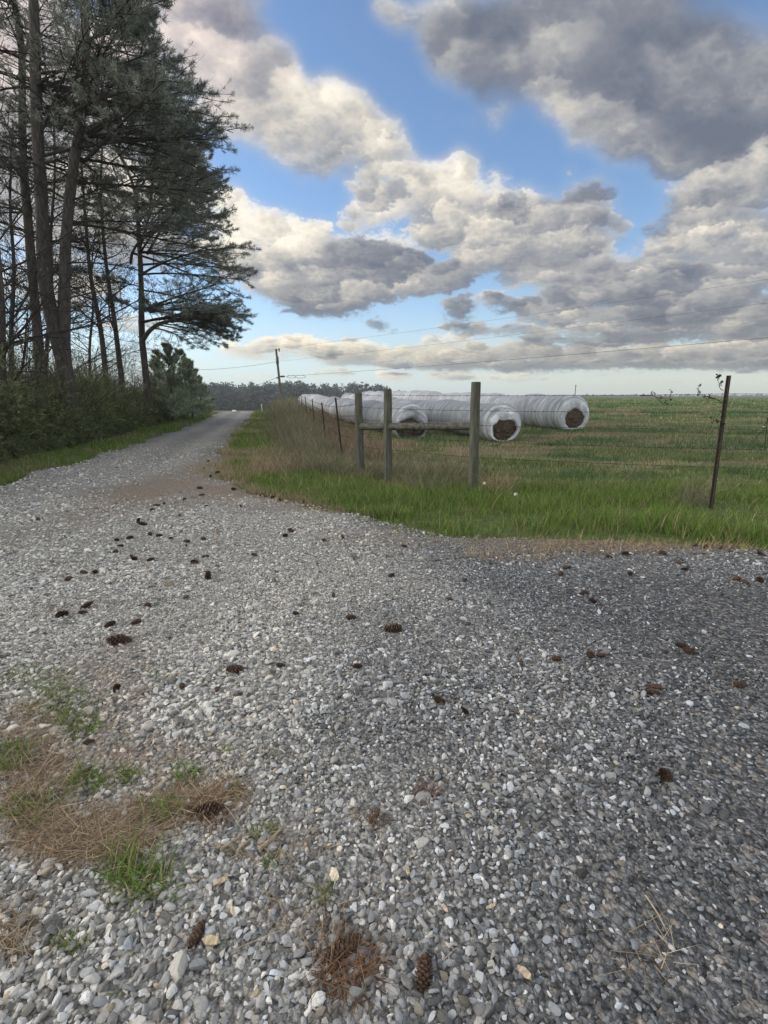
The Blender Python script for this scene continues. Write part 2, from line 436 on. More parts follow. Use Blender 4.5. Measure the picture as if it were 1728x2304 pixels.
def ground_at(u, v):
    d = rays(u, v); o = np.array([0, 0, EYE])
    shp = np.shape(np.asarray(u, float)); hi = np.full(shp, np.nan)
    ts = np.concatenate([np.geomspace(.9, 60, 90), np.geomspace(61, 600, 60)])
    for a in ts:
        todo = np.isnan(hi)
        if not todo.any(): break
        p = o + d[todo] * a
        hi[todo] = np.where(p[..., 2] < HT(p[..., 0], p[..., 1]), a, np.nan)
    hi = np.where(np.isnan(hi), 600, hi); lo = hi / 1.06
    for _ in range(16):
        m = (lo + hi) / 2; p = o + d * m[..., None]
        b = p[..., 2] < HT(p[..., 0], p[..., 1])
        hi = np.where(b, m, hi); lo = np.where(b, lo, m)
    return o + d * hi[..., None]


K = 1.0416                                          # photo pixels per pixel of the copy measured from


def gd(u, v):
    p = ground_at(np.array([u * K]), np.array([v * K]))[0]
    return p


# edges of the gravel: left edge of the road and right edge (road, then the drive to the right)
LE = np.array([(-9.0, -30), (-7.4, -6), (-6.6, 4), (-6.7, 8.4), (-7.3, 11), (-8.0, 14.9), (-9.35, 21.5), (-11.9, 33), (-14.1, 42), (-17.8, 57), (-28, 95)])
RE = np.array([(14, -30), (14, 4.2), (9, 4.42), (3.75, 4.55), (3.2, 4.80), (2.1, 4.98), (1.25, 5.0), (.75, 5.06), (.11, 5.56), (-.82, 6.5), (-2.0, 7.6), (-3.5, 10.2), (-4.3, 12.67), (-5.3, 16.6), (-7.65, 27), (-11.1, 42.5), (-14.6, 57), (-24, 95)])


def left_edge(y): return np.interp(y, LE[:, 1], LE[:, 0]) + (fbm(y * 1.1, y * 0 + 3, 33, 5) - .5) * .8


def right_edge(y):
    return np.interp(y, RE[:, 1], RE[:, 0]) + (fbm(y * 1.3, y * 0 + 9, 34, 5) - .5) * np.where(y < 5.6, .15, .8)


def in_gravel(x, y):
    n = (fbm(x * 2.2, y * 2.2, 36, 4) - .5) * .5
    yy = np.clip(y + n * np.where(x > -1.5, 1.0, 0), -30, 95)
    return (x > left_edge(yy) + n * .5) & (x < right_edge(yy) + n * .6)


def gravel_dirt(x, y):
    """brown dirt wearing through, 0..1"""
    def g(cx, cy, rx, ry): return np.exp(-(((x - cx) / rx) ** 2 + ((y - cy) / ry) ** 2))
    d = 1.7 * g(-3.75, 10.6, .6, 3.0) + 1.6 * g(-2.4, 7.9, 1.9, .95) + .35 * g(-4.2, 7.2, .9, .7) + .8 * g(-1.25, 1.9, .22, .5) + .9 * g(-.95, 1.72, .42, .16) + .7 * g(-1.6, 2.4, .3, .5) + .8 * g(-1.0, 6.6, 1.6, .45) + .6 * g(-4.3, 12.5, .8, 3) + 1.5 * g(2.8, 4.85, 2.6, .30) + .45 * g(.5, 5.3, 1.2, .35) + .6 * g(-3.9, 5.4, .8, 1.2)
    n = fbm(x * 1.6, y * 1.6, 41, 5)
    return np.clip(d * (.2 + 1.2 * n) * .85 - .15 + .22 * (fbm(x * .8, y * .8, 44, 4) - .5), 0, 1)


def gravel_tone(x, y):
    """1 = pale old stone on the left, 0 = dark new stone on the right"""
    n = (fbm(x * 1.0, y * 1.0, 46, 4) - .5)
    t = sstep(1.5, -1.5, x - .25 - .05 * y + n * 1.6)
    t = np.maximum(t, .55 * sstep(3.2, 5.5, y))
    return t


# ------------------------------------------------------------------ ground and gravel sheets
def grid_mesh(name, X, Y, Z, mat, attrs=None, kind='structure', mask=None):
    r, c = X.shape
    V = np.stack([X, Y, Z], -1).reshape(-1, 3)
    i = np.arange(r - 1)[:, None] * c + np.arange(c - 1)[None]
    F = np.stack([i, i + 1, i + c + 1, i + c], -1).reshape(-1, 4)
    b = MB(); b.add(V, F)
    o = b.build(name, mat, smooth=True)
    for k, a in (attrs or {}).items():
        at = o.data.attributes.new(k, 'FLOAT', 'POINT'); at.data.foreach_set('value', np.asarray(a, np.float32).ravel())
    return tag(o, kind=kind)


def ground_material():
    m = M('turf_and_soil', .95, .1)
    p = m.pos()
    big = m.noise(m.mapping(p, (.10, .22, 1)), 1.0, 5, .6)
    med = m.noise(m.mapping(p, (.5, 1.3, 1)), 1.0, 6, .65)
    fin = m.noise(p, 9, 5, .7)
    ultra = m.noise(p, 45, 3, .7)
    green = m.ramp(fin, [(.25, (.055, .070, .026)), (.5, (.115, .145, .052)), (.75, (.19, .21, .09))])
    straw = m.ramp(fin, [(.25, (.11, .082, .045)), (.55, (.215, .165, .098)), (.8, (.33, .27, .175))])
    mixv = m.math('ADD', m.math('MULTIPLY', big, .55), m.math('MULTIPLY', med, .55))
    f = m.math('MULTIPLY', m.math('SUBTRACT', m.math('ADD', mixv, m.math('MULTIPLY', m.attr('dry', 'Fac'), .38)), .615), 7, clamp=True)
    c = m.mix(f, green, straw)
    dk = m.math('MULTIPLY_ADD', ultra, .9, .5)
    c2 = m.n('VectorMath'); c2.operation = 'SCALE'; m.l(c, c2.inputs[0]); m.l(dk, c2.inputs['Scale'])
    soil = m.ramp(fin, [(.3, (.06, .042, .028)), (.7, (.14, .10, .065))])
    m.color(m.mix(m.attr('soil', 'Fac'), c2.outputs[0], soil))
    hh = m.math('ADD', m.math('MULTIPLY', fin, .7), m.math('MULTIPLY', ultra, .4))
    m.bump(hh, .9, .10)
    return m.m


def gravel_material():
    m = M('crushed_limestone', .9, .25)
    p = m.pos()
    warp = m.noise(p, 30, 3)
    def layer(scale):
        v = m.n('TexVoronoi'); v.inputs['Scale'].default_value = scale; m.l(p, v.inputs['Vector'])
        sep = m.n('SeparateColor'); m.l(v.outputs['Color'], sep.inputs[0])
        return v.outputs['Distance'], sep.outputs[0]
    d1, c1 = layer(48); d2, c2 = layer(100)
    pale = m.ramp(c1, [(0, (.25, .238, .22)), (.35, (.42, .40, .37)), (.7, (.56, .54, .50)), (1, (.74, .72, .67))])
    dark = m.ramp(c1, [(0, (.07, .072, .078)), (.5, (.14, .145, .155)), (.85, (.22, .225, .235)), (1, (.42, .42, .42))])
    c = m.mix(m.attr('tone', 'Fac'), dark, pale)
    fine = m.ramp(c2, [(0, (.35, .35, .35)), (.5, (.9, .9, .9)), (1, (1.25, 1.25, 1.25))])
    c = m.mix(.6, c, fine, 'MULTIPLY')
    crev = m.ramp(d1, [(.3, (1, 1, 1)), (.75, (.35, .33, .31))])
    c = m.mix(.8, c, crev, 'MULTIPLY')
    dn = m.noise(p, 22, 5, .7)
    soil = m.ramp(dn, [(.3, (.17, .125, .09)), (.55, (.30, .235, .18)), (.75, (.44, .38, .32))])
    dm = m.math('MULTIPLY', m.math('SUBTRACT', m.math('ADD', m.attr('dirt', 'Fac'), m.math('MULTIPLY', m.math('SUBTRACT', c1, .5), 1.2)), .30), 2.0, clamp=True)
    m.color(m.mix(dm, c, soil))
    h = m.math('ADD', m.math('MULTIPLY', d1, -1.0), m.math('MULTIPLY', d2, -.4))
    m.bump(h, 1.0, .022)
    return m.m


def field_dry(x, y):
    """mown brown patches lying in bands across the pasture"""
    n = fbm(x * .28, y * .95, 83, 4)
    return sstep(.43, .57, n) * sstep(75, 35, y) * sstep(7.6, 10.0, y + (fbm(x * .5, y * .5, 89, 3) - .5) * 2)


def axis(lo, hi, n, a):
    t = np.linspace(np.arcsinh(lo / a), np.arcsinh(hi / a), n)
    return np.sinh(t) * a


MAT_GROUND = ground_material()
MAT_GRAVEL = gravel_material()
gx = axis(-900, 1000, 420, 4.0); gy = axis(-40 - 8, 1300 - 8, 460, 5.0) + 8
GX, GY = np.meshgrid(gx, gy)
GZ = HT(GX, GY)
fx_ = GX - fence_x(np.clip(GY, 0, 70))
dry = sstep(-1.3, -.1, fx_) * sstep(2.2, .5, fx_) * sstep(8, 12, GY) * 1.0
dry = np.maximum(dry, 1.0 * field_dry(GX, GY) * (fx_ > .5))
dry = np.maximum(dry, .5 * sstep(12, 15, GY) * sstep(30, 17, GY) * sstep(3, 9, GX) * fbm(GX * .25, GY * .8, 71, 4) * 1.5)
soil_a = sstep(-1.2, -2.6, GX - np.interp(np.clip(GY, -30, 95), LE[:, 1], LE[:, 0])) * sstep(40, 34, GY)
ground = grid_mesh('ground', GX, GY, GZ, MAT_GROUND, dict(dry=dry, soil=soil_a))

ry = np.concatenate([np.arange(-30, .4, .6), np.arange(.4, 14, .05), np.geomspace(14, 95, 260)])
NC = 150
tt = np.linspace(0, 1, NC)
xl = left_edge(ry); xr = np.maximum(right_edge(ry), xl + 1)
RX = xl[:, None] + (xr - xl)[:, None] * tt[None]
RY = np.repeat(ry[:, None], NC, 1)
edge_f = np.minimum(tt, 1 - tt)[None] * (xr - xl)[:, None]
RZ = HT(RX, RY) + .012 + .02 * sstep(0, .4, edge_f) + (fbm(RX * 3, RY * 3, 37, 3) - .5) * .012
wheel = np.exp(-((tt - .27) / .12) ** 2) + np.exp(-((tt - .72) / .12) ** 2)
tn = gravel_tone(RX, RY); far_m = sstep(9, 13, RY)
tn = tn * (1 - far_m) + far_m * np.clip(.62 + .5 * wheel[None] * (.6 + .8 * fbm(RX * 1.5, RY * .15, 38, 3)), 0, 1)
road = grid_mesh('gravel_road', RX, RY, RZ, MAT_GRAVEL, dict(tone=tn, dirt=gravel_dirt(RX, RY)))


# ------------------------------------------------------------------ loose stones near the viewer
def ico(sub):
    import bmesh
    bm = bmesh.new(); bmesh.ops.create_icosphere(bm, subdivisions=sub, radius=1)
    V = np.array([v.co[:] for v in bm.verts]); F = np.array([[v.index for v in f.verts] for f in bm.faces]); bm.free()
    return V, F


def stone_shapes(sub, n, seed):
    V, F = ico(sub); r = np.random.default_rng(seed); out = []
    for i in range(n):
        P = V.copy()
        for _ in range(8):                           # chop with random planes: angular crushed rock
            nn = r.normal(size=3); nn /= np.linalg.norm(nn); dd = r.uniform(.26, .74)
            s = P @ nn; P = P - np.outer(np.clip(s - dd, 0, None), nn)
        P = P * np.array([1.15, r.uniform(.62, .95), r.uniform(.45, .75)])
        P *= 1.26
        out.append(P)
    return np.array(out), F


def scatter_stones():
    mb = MB()
    def lay(y0, y1, cell, size, sub, zoff, jitter=.42, prob=1.0, seed=1, fade=None):
        r = np.random.default_rng(seed)
        nyc = int((y1 - y0) / cell)
        hw = 1.0 * y1 + .9
        nxc = int(2 * hw / cell)
        X, Y = np.meshgrid(-hw + (np.arange(nxc) + .5) * cell, y0 + (np.arange(nyc) + .5) * cell)
        X = X.ravel(); Y = Y.ravel()
        X = X + r.uniform(-jitter, jitter, X.shape) * cell; Y = Y + r.uniform(-jitter, jitter, Y.shape) * cell
        keep = (np.abs(X) < .86 * Y + .55) & (r.random(X.shape) < prob)
        X, Y = X[keep], Y[keep]
        keep = in_gravel(X, Y)
        if fade: keep &= r.random(X.shape) > sstep(fade[0], fade[1], Y)
        X, Y = X[keep], Y[keep]
        dirt = gravel_dirt(X, Y); keep = r.random(X.shape) > dirt * .9; X, Y, dirt = X[keep], Y[keep], dirt[keep]
        tone = gravel_tone(X, Y)
        patch = sstep(.42, .60, fbm(X * 1.3, Y * 1.3, 61, 3))
        s = size * np.exp(r.normal(0, .30, X.shape)) * (.74 + .34 * tone) * (.92 + .25 * patch)
        s = np.minimum(s, size * 2.4)
        N = len(X)
        sh, F = stone_shapes(sub, 40, seed + 5)
        P = sh[r.integers(0, 40, N)] * s[:, None, None]
        a = r.uniform(0, 2 * math.pi, N); ti = r.normal(0, .38, N); tj = r.normal(0, .38, N)
        ca, sa = np.cos(a)[:, None], np.sin(a)[:, None]
        ct, st = np.cos(ti)[:, None], np.sin(ti)[:, None]
        y_, z_ = P[..., 1] * ct - P[..., 2] * st, P[..., 1] * st + P[..., 2] * ct
        ct, st = np.cos(tj)[:, None], np.sin(tj)[:, None]
        x_, z_ = P[..., 0] * ct + z_ * st, -P[..., 0] * st + z_ * ct
        xx, yy = x_ * ca - y_ * sa, x_ * sa + y_ * ca
        Z = HT(X, Y) + .03 + zoff + s * r.uniform(.05, .42, N)
        V = np.stack([xx + X[:, None], yy + Y[:, None], z_ + Z[:, None]], -1)
        nv = sh.shape[1]
        FF = (F[None] + (np.arange(N) * nv)[:, None, None]).reshape(-1, 3)
        g = np.exp(r.normal(0, .52, N)) * (.135 + .245 * tone)
        lightp = r.random(N) < .05; g = np.where(lightp, np.maximum(g, r.uniform(.35, .6, N)), g)
        g = np.clip(g, .045, .66)
        tintb = r.normal(0, .025, N)[:, None] * np.array([1.2, .2, -1.2])
        c = g[:, None] * (np.array([.985, 1.0, 1.04]) * (1 - tone[:, None]) + np.array([1.05, 1.0, .92]) * tone[:, None] + tintb)
        warmp = r.random(N) < .022; c[warmp] *= np.array([1.14, 1.0, .82])
        c = c * (1 - dirt[:, None] * np.array([.2, .30, .38]))
        mb.add(V.reshape(-1, 3), FF, np.repeat(c, nv, 0))
        return N
    n = 0
    n += lay(.45, 2.4, .0108, .0062, 1, -.007, seed=11)
    n += lay(.45, 2.4, .0145, .0088, 2, .000, prob=.80, seed=12)
    n += lay(.45, 2.6, .056, .0138, 2, .003, jitter=.5, prob=.30, seed=13)
    n += lay(2.4, 4.2, .0148, .0088, 1, -.002, seed=14)
    n += lay(2.4, 4.6, .070, .0170, 1, .003, jitter=.5, prob=.4, seed=15)
    n += lay(4.2, 7.8, .027, .0118, 1, -.004, prob=.85, seed=16, fade=(6.6, 7.8))
    n += lay(6.6, 20, .060, .0150, 1, -.004, prob=.7, seed=17, fade=(8, 19))
    print('stones', n)
    m = M('loose_stone', .88, .22)
    no = m.noise(m.obj(), 150, 4, .7); no2 = m.noise(m.mapping(m.obj(), (1, 1, 2.4), (.4, .3, 0)), 420, 2, .6)
    f = m.math('ADD', m.math('MULTIPLY', no, .85), m.math('MULTIPLY_ADD', no2, .5, .33))
    sc = m.n('VectorMath'); sc.operation = 'SCALE'; m.l(m.attr('col'), sc.inputs[0]); m.l(f, sc.inputs['Scale'])
    m.l(sc.outputs[0], m.b.inputs['Base Color'])
    m.bump(no, .5, .004)
    return tag(mb.build('gravel', m.m), 'loose grey crushed stone covering the drive in the foreground', 'gravel', kind='stuff')


scatter_stones()
print('ground', time.time() - T0)


# ------------------------------------------------------------------ bark, needles, twigs
def bark_material(name, dark, light, scale=(9, 9, 2.2)):
    m = M(name, .95, .1)
    n = m.noise(m.mapping(m.obj(), scale), 1.6, 7, .68); n2 = m.noise(m.obj(), 2.2, 4)
    c = m.ramp(n, [(.32, dark), (.5, tuple((a + b) / 2 for a, b in zip(dark, light))), (.66, light)])
    moss = m.math('MULTIPLY', m.math('SUBTRACT', n2, .55), 2.5, clamp=True)
    m.color(m.mix(moss, c, tuple(.8 * x for x in light)))
    m.bump(n, .9, .05)
    return m.m


BARK = bark_material('pine_bark', (.038, .033, .030), (.135, .118, .106))
TWIG = bark_material('twig_bark', (.034, .030, .028), (.075, .066, .06))
NEEDLE = attr_mat('needles', .6, .3, .38, .3, 3)
LEAF = attr_mat('leaves', .75, .2, .25, .3, 5)
STRAND = attr_mat('grass_blade', .75, .15, .22, .25, 2.2)
DRY = attr_mat('dry_stalk', .9, .1, .12, .3, 2.5)


def unit(a): return a / (np.linalg.norm(a, axis=-1, keepdims=True) + 1e-9)


def smooth_path(pts, n):
    pts = np.asarray(pts, float)
    s = np.concatenate([[0], np.cumsum(np.linalg.norm(np.diff(pts, axis=0), axis=1))])
    q = np.linspace(0, s[-1], n)
    out = np.stack([np.interp(q, s, pts[:, i]) for i in range(3)], 1)
    for _ in range(2):
        out[1:-1] = .25 * out[:-2] + .5 * out[1:-1] + .25 * out[2:]
    return out


def stem_px(pts, Y, top=None, n=26):
    """trunk axis through photo pixels at distance Y, rooted in the ground"""
    P = PX(np.array([p[0] for p in pts], float), np.array([p[1] for p in pts], float), Y if np.isscalar(Y) else np.array(Y, float))
    P = list(P)
    b = P[0].copy(); b[2] = HT(b[0], b[1]) - .25
    if b[2] < P[0][2] - .2: P = [b] + P
    if top is not None: P.append(np.array(top, float))
    return smooth_path(P, n)


SV = np.array([-400, 0, 60, 120, 170, 205, 245, 290, 350, 400, 440, 500, 540, 575, 610, 650, 690, 720, 750, 775, 790, 830]) * K
SU = np.array([260, 366, 352, 385, 410, 452, 455, 487, 488, 494, 490, 505, 540, 556, 552, 505, 508, 500, 482, 455, 425, 400]) * K


def limbs_for(stem, zs, r, foliate_right=1.0, Lbase=3.6, edge=True, phi=None, elev=(.05, .35)):
    """limb start points, azimuths and lengths on a stem; limbs stop at the outline the crown has on the road side"""
    P0, az, L, el = [], [], [], []
    for z in zs:
        i = np.argmin(np.abs(stem[:, 2] - z)); p = stem[i]
        a = r.uniform(-math.pi, math.pi) if phi is None else r.uniform(*phi)
        e = r.uniform(*elev)
        l = Lbase * r.uniform(.7, 1.15)
        if edge and abs(a) < 1.25: l = 9.0
        for _ in range(60):
            tip = p + l * np.array([math.cos(a) * math.cos(e), math.sin(a) * math.cos(e), .10])
            tu, tv = project(tip[None])
            if tu[0] < np.interp(tv[0], SV, SU) - 8: break
            l *= .95
        if edge and abs(a) < 1.25: l *= r.choice([1.0, 1.0, .93, .85, .7])
        P0.append(p); az.append(a); L.append(max(l, .8)); el.append(e)
    return np.array(P0), np.array(az), np.array(L), np.array(el)


def curve_from(P0, az, el, L, r, K_=8, droop=.22, wander=.10):
    t = np.linspace(0, 1, K_)[None, :]
    N = len(P0)
    h = L[:, None] * np.cos(el)[:, None] * t
    wob = (r.normal(0, wander, (N, 1)) * np.sin(t * 3.0 + r.uniform(0, 6, (N, 1))) - r.normal(0, wander, (N, 1)) * t) * L[:, None] * .6
    z = L[:, None] * (np.sin(el)[:, None] * t * 1.25 - droop * t ** 2 + .10 * t ** 3 * r.uniform(0, 1.5, (N, 1)))
    c, s = np.cos(az)[:, None], np.sin(az)[:, None]
    return P0[:, None] + np.stack([h * c - wob * s, h * s + wob * c, z], -1)


def along(C, t):
    """points and tangents on polylines C (N,K,3) at t (N,M)"""
    N, K_, _ = C.shape
    f = np.clip(t, 0, 1) * (K_ - 1); i = np.minimum(f.astype(int), K_ - 2); fr = (f - i)[..., None]
    n = np.arange(N)[:, None]
    return C[n, i] * (1 - fr) + C[n, i + 1] * fr, unit(C[n, i + 1] - C[n, i])


def side_twigs(C, L, M_, t0, r, ratio, ang=(.5, 1.1), lift=.12):
    N = len(C)
    t = t0 + (1 - t0) * (np.arange(M_)[None] + r.uniform(.1, .9, (N, M_))) / M_
    P, T = along(C, t)
    a0 = np.arctan2(T[..., 1], T[..., 0]); sgn = np.where((np.arange(M_)[None] + r.integers(0, 2, (N, 1))) % 2 == 0, 1, -1)
    a = a0 + sgn * r.uniform(*ang, (N, M_)) * (1.15 - .6 * t)
    l = L[:, None] * (ratio * (1.12 - t) + .06) * r.uniform(.7, 1.3, (N, M_))
    e = np.arcsin(np.clip(T[..., 2], -.9, .9)) * .6 + r.normal(lift, .22, (N, M_))
    return P.reshape(-1, 3), a.ravel(), e.ravel(), l.ravel(), t.ravel()


def tufts(P, D, r, n=11, length=.17, width=.013, spread=.75, base=(.045, .062, .038)):
    N = len(P)
    d = unit(D[:, None] + r.normal(0, spread, (N, n, 3)))
    side = unit(np.cross(d, r.normal(size=(N, n, 3)))) * width
    back = P[:, None] - D[:, None] * r.uniform(0, .14, (N, n, 1))
    tip = back + d * (length * r.uniform(.6, 1.2, (N, n, 1)))
    mid = back + d * (length * .5)
    V = np.stack([back, mid + side, tip, mid - side], 2).reshape(-1, 3)
    F = np.arange(N * n * 4).reshape(-1, 4)
    g = np.exp(r.normal(0, .25, (N, 1, 1))) * np.exp(r.normal(0, .2, (N, n, 1)))
    c = np.array(base) * g + np.array([.012, .008, .0]) * r.random((N, n, 1))
    return V, F, np.repeat(c.reshape(-1, 3), 4, 0)


def pine(label, stems, limb_sets, seed, bark=BARK, group=None, needle=(.165, .182, .152), name='pine_tree', dead=None):
    r = np.random.default_rng(seed)
    base = stems[0][0][0].copy(); base[2] = HT(base[0], base[1])
    root = empty(name, base, label, 'tree', group)
    tb = MB()
    for C, r0, r1 in stems:
        k = len(C); R = np.linspace(0, 1, k)
        R = r0 + (r1 - r0) * R
        if C is stems[0][0]: R[:4] *= np.linspace(1.35, 1.0, 4)
        V, F = tubes(C[None], R[None], 14)
        V = V + unit(V - V.mean(0)) * 0 + (fbm(V[:, 0] * 9 + V[:, 2] * 1.5, V[:, 1] * 9 + V[:, 2], 21, 3)[:, None] - .5) * .05
        tb.add(V, F)
    tb.build('trunk', bark, root, True, base)
    bb, nb = MB(), MB(); any_n = False
    for (P0, az, L, el, dens, rad) in limb_sets:
        C = curve_from(P0, az, el, L, r)
        t = np.linspace(0, 1, C.shape[1])
        R = (rad * (L / 4)[:, None] ** .8) * (1 - t[None] * .85) + .004
        V, F = tubes(C, R, 6); bb.add(V, F)
        P, a, e, l, tt_ = side_twigs(C, L, 16, .16, r, .36)
        C2 = curve_from(P, a, e, l, r, 6, .10, .14)
        R2 = (.010 + .006 * np.clip(l, 0, 2))[:, None] * (1 - np.linspace(0, 1, 6)[None] * .75)
        V, F = tubes(C2, R2, 4); bb.add(V, F)
        P, a, e, l, t3 = side_twigs(C2, l, 6, .2, r, .42, (.4, 1.0), .1)
        C3 = curve_from(P, a, e, l, r, 4, .05, .1)
        V, F = tubes(C3, np.full((len(C3), 4), .0055) * np.array([1, .9, .7, .5]), 3); bb.add(V, F)
        if dens > 0:
            any_n = True
            Pt, Tt = along(C3, np.tile(np.array([[.55, .8, 1.0]]), (len(C3), 1)))
            P2, T2 = along(C2, np.tile(np.array([[.75, .9, 1.0]]), (len(C2), 1)))
            Pt = np.concatenate([Pt.reshape(-1, 3), P2.reshape(-1, 3)]); Tt = np.concatenate([Tt.reshape(-1, 3), T2.reshape(-1, 3)])
            keep = r.random(len(Pt)) < dens
            V, F, c = tufts(Pt[keep], Tt[keep] + np.array([0, 0, .15]), r, 15, .145, .0062, .8, base=needle)
            nb.add(V, F, c)
    if dead is not None:
        V, F = dead; bb.add(V, F)
    bb.build('branches', TWIG, root, False, base)
    if any_n: nb.build('needles', NEEDLE, root, False, base)
    return root


def ramify(P0, D, L, R0, levels, r, nch, upturn=.25, wander=.22, spread=(.5, 1.0), K_=6, t0=.2, ratio=.55):
    """free branching: returns tubes of every level and the last twigs"""
    out = []; C = None
    for lev in range(levels + 1):
        N = len(P0)
        t = np.linspace(0, 1, K_)
        steps = np.zeros((N, K_, 3)); d = unit(D)
        pts = [P0]
        for k in range(1, K_):
            d = unit(d + r.normal(0, wander, (N, 3)) * .6 + np.array([0, 0, upturn / K_]))
            pts.append(pts[-1] + d * (L / (K_ - 1))[:, None])
        C = np.stack(pts, 1)
        Rr = R0[:, None] * (1 - .65 * t[None])
        out.append((C, Rr))
        if lev == levels: break
        n = nch[lev]
        tt_ = t0 + (1 - t0) * (np.arange(n)[None] + r.uniform(0, 1, (N, n))) / n
        P, T = along(C, tt_)
        perp = unit(np.cross(T, r.normal(size=T.shape)))
        a = r.uniform(*spread, (N, n, 1))
        D = (T * np.cos(a) + perp * np.sin(a)).reshape(-1, 3)
        fr = np.clip(tt_.ravel(), 0, 1)
        R0 = np.maximum(np.repeat(R0, n) * (1 - .6 * fr) * .55, .003)
        L = np.repeat(L, n) * ratio * (1.15 - .55 * fr) * r.uniform(.7, 1.3, N * n)
        P0 = P.reshape(-1, 3)
    return out


def leaves(P, r, size=.05, base=(.06, .07, .03), jit=.05):
    N = len(P); P = P + r.normal(0, jit, P.shape)
    d = unit(r.normal(size=(N, 3)) + np.array([0, 0, .2])); s = unit(np.cross(d, r.normal(size=(N, 3))))
    l = size * r.uniform(.6, 1.3, (N, 1))
    V = np.stack([P - d * l * .5, P + s * l * .28, P + d * l * .5, P - s * l * .28], 1).reshape(-1, 3)
    c = np.array(base) * np.exp(r.normal(0, .3, (N, 1)))
    return V, np.arange(N * 4).reshape(-1, 4), np.repeat(c, 4, 0)


def bare_tree(label, stem, r0, r1, seed, n1=16, Lb=3.2, leafy=0.0, group='bare trees standing in the woods edge', levels=3, t0=.3, nch=(7, 6, 4)):
    r = np.random.default_rng(seed)
    base = stem[0].copy(); base[2] = HT(base[0], base[1])
    root = empty('bare_tree', base, label, 'tree', group)
    tb = MB(); R = np.linspace(r0, r1, len(stem)); R[:3] *= np.array([1.4, 1.15, 1.03])
    V, F = tubes(stem[None], R[None], 10); tb.add(V, F); tb.build('trunk', BARK, root, True, base)
    t = t0 + (1 - t0) * (np.arange(n1) + r.uniform(0, 1, n1)) / n1
    P, T = along(stem[None], t[None]); P = P[0]; T = T[0]
    a = r.uniform(0, 2 * math.pi, n1); e = r.uniform(.15, .9, n1)
    D = np.stack([np.cos(a) * np.cos(e), np.sin(a) * np.cos(e), np.sin(e)], 1)
    L = Lb * (1.25 - .75 * t) * r.uniform(.6, 1.25, n1)
    R0 = np.interp(t, np.linspace(0, 1, len(stem)), R) * .42
    bb = MB(); lv = ramify(P, D, L, R0, levels, r, nch)
    for i, (C, Rr) in enumerate(lv):
        V, F = tubes(C, Rr, 5 if i == 0 else 3); bb.add(V, F)
    bb.build('branches', TWIG, root, False, base)
    if leafy:
        C = lv[-1][0]; q = C[r.random(len(C)) < leafy][:, 3:].reshape(-1, 3)
        lb = MB(); lb.add(*leaves(np.repeat(q, 2, 0), r, .07, (.055, .055, .032))); lb.build('leaves', LEAF, root, False, base)
    return root


# ---- the pines by the road
r_ = np.random.default_rng(21)
A1 = stem_px([(157, 928), (153, 860), (138, 798), (120, 742), (99, 630), (95, 480), (84, 300), (80, 150), (76, 0)], 17, (-9.5, 17.2, 19.5), 34)
A2 = stem_px([(146, 800), (142, 723), (144, 630), (149, 500), (164, 374), (187, 243), (200, 180)], 17.1, (-8.4, 17.3, 18.6), 28)
i0 = np.argmin(np.abs(A1[:, 2] - A2[3, 2])); A2 = A2[A2[:, 2] > 3.0]
A2 = np.concatenate([PX(np.array([152, 148]), np.array([862, 830]), 17.02), A2]); A2 = smooth_path(A2, 28)
zsA = lambda lo, hi, n: np.sort(r_.uniform(lo, hi, n))
setsA = [(*limbs_for(A2, zsA(7.0, 18.0, 44), r_, phi=(-.75, 1.35)), .64, .036),
         (*limbs_for(A1, zsA(7.6, 18.5, 24), r_, phi=(-.6, 1.35)), .5, .034),
         (*limbs_for(A2, zsA(8.3, 18, 12), r_, edge=False, phi=(1.4, 4.0), Lbase=2.8), .22, .034),
         (*limbs_for(A1, zsA(7.5, 18.5, 20), r_, edge=False, phi=(1.4, 4.0), Lbase=3.4), .20, .034),
         (*limbs_for(A2, zsA(4.6, 8.5, 9), r_, edge=False, phi=(-2.6, 2.6), Lbase=2.6), 0, .04),
         (*limbs_for(A1, zsA(4.2, 8.5, 8), r_, edge=False, phi=(.2, 4.0), Lbase=2.6), 0, .04)]
pine('tall pine with a trunk forked into two stems, nearest the gravel road', [(A1, .25, .06), (A2, .19, .055)], setsA, 31)
Bs = stem_px([(97, 905), (93, 872), (88, 798), (77, 667), (62, 480), (49, 336), (52, 200), (48, 60)], 20.5, (-13.9, 20.5, 20.5), 30)
setsB = [(*limbs_for(Bs, zsA(7.5, 18, 26), r_, phi=(-1.3, 1.3), edge=False, Lbase=3.6), .22, .034),
         (*limbs_for(Bs, zsA(7.5, 18, 22), r_, edge=False, phi=(1.4, 4.4), Lbase=3.4), .16, .034),
         (*limbs_for(Bs, zsA(4.0, 8.5, 10), r_, edge=False, Lbase=3.0), 0, .045)]
pine('tall pine with one straight dark trunk, left of the forked pine', [(Bs, .205, .055)], setsB, 32)
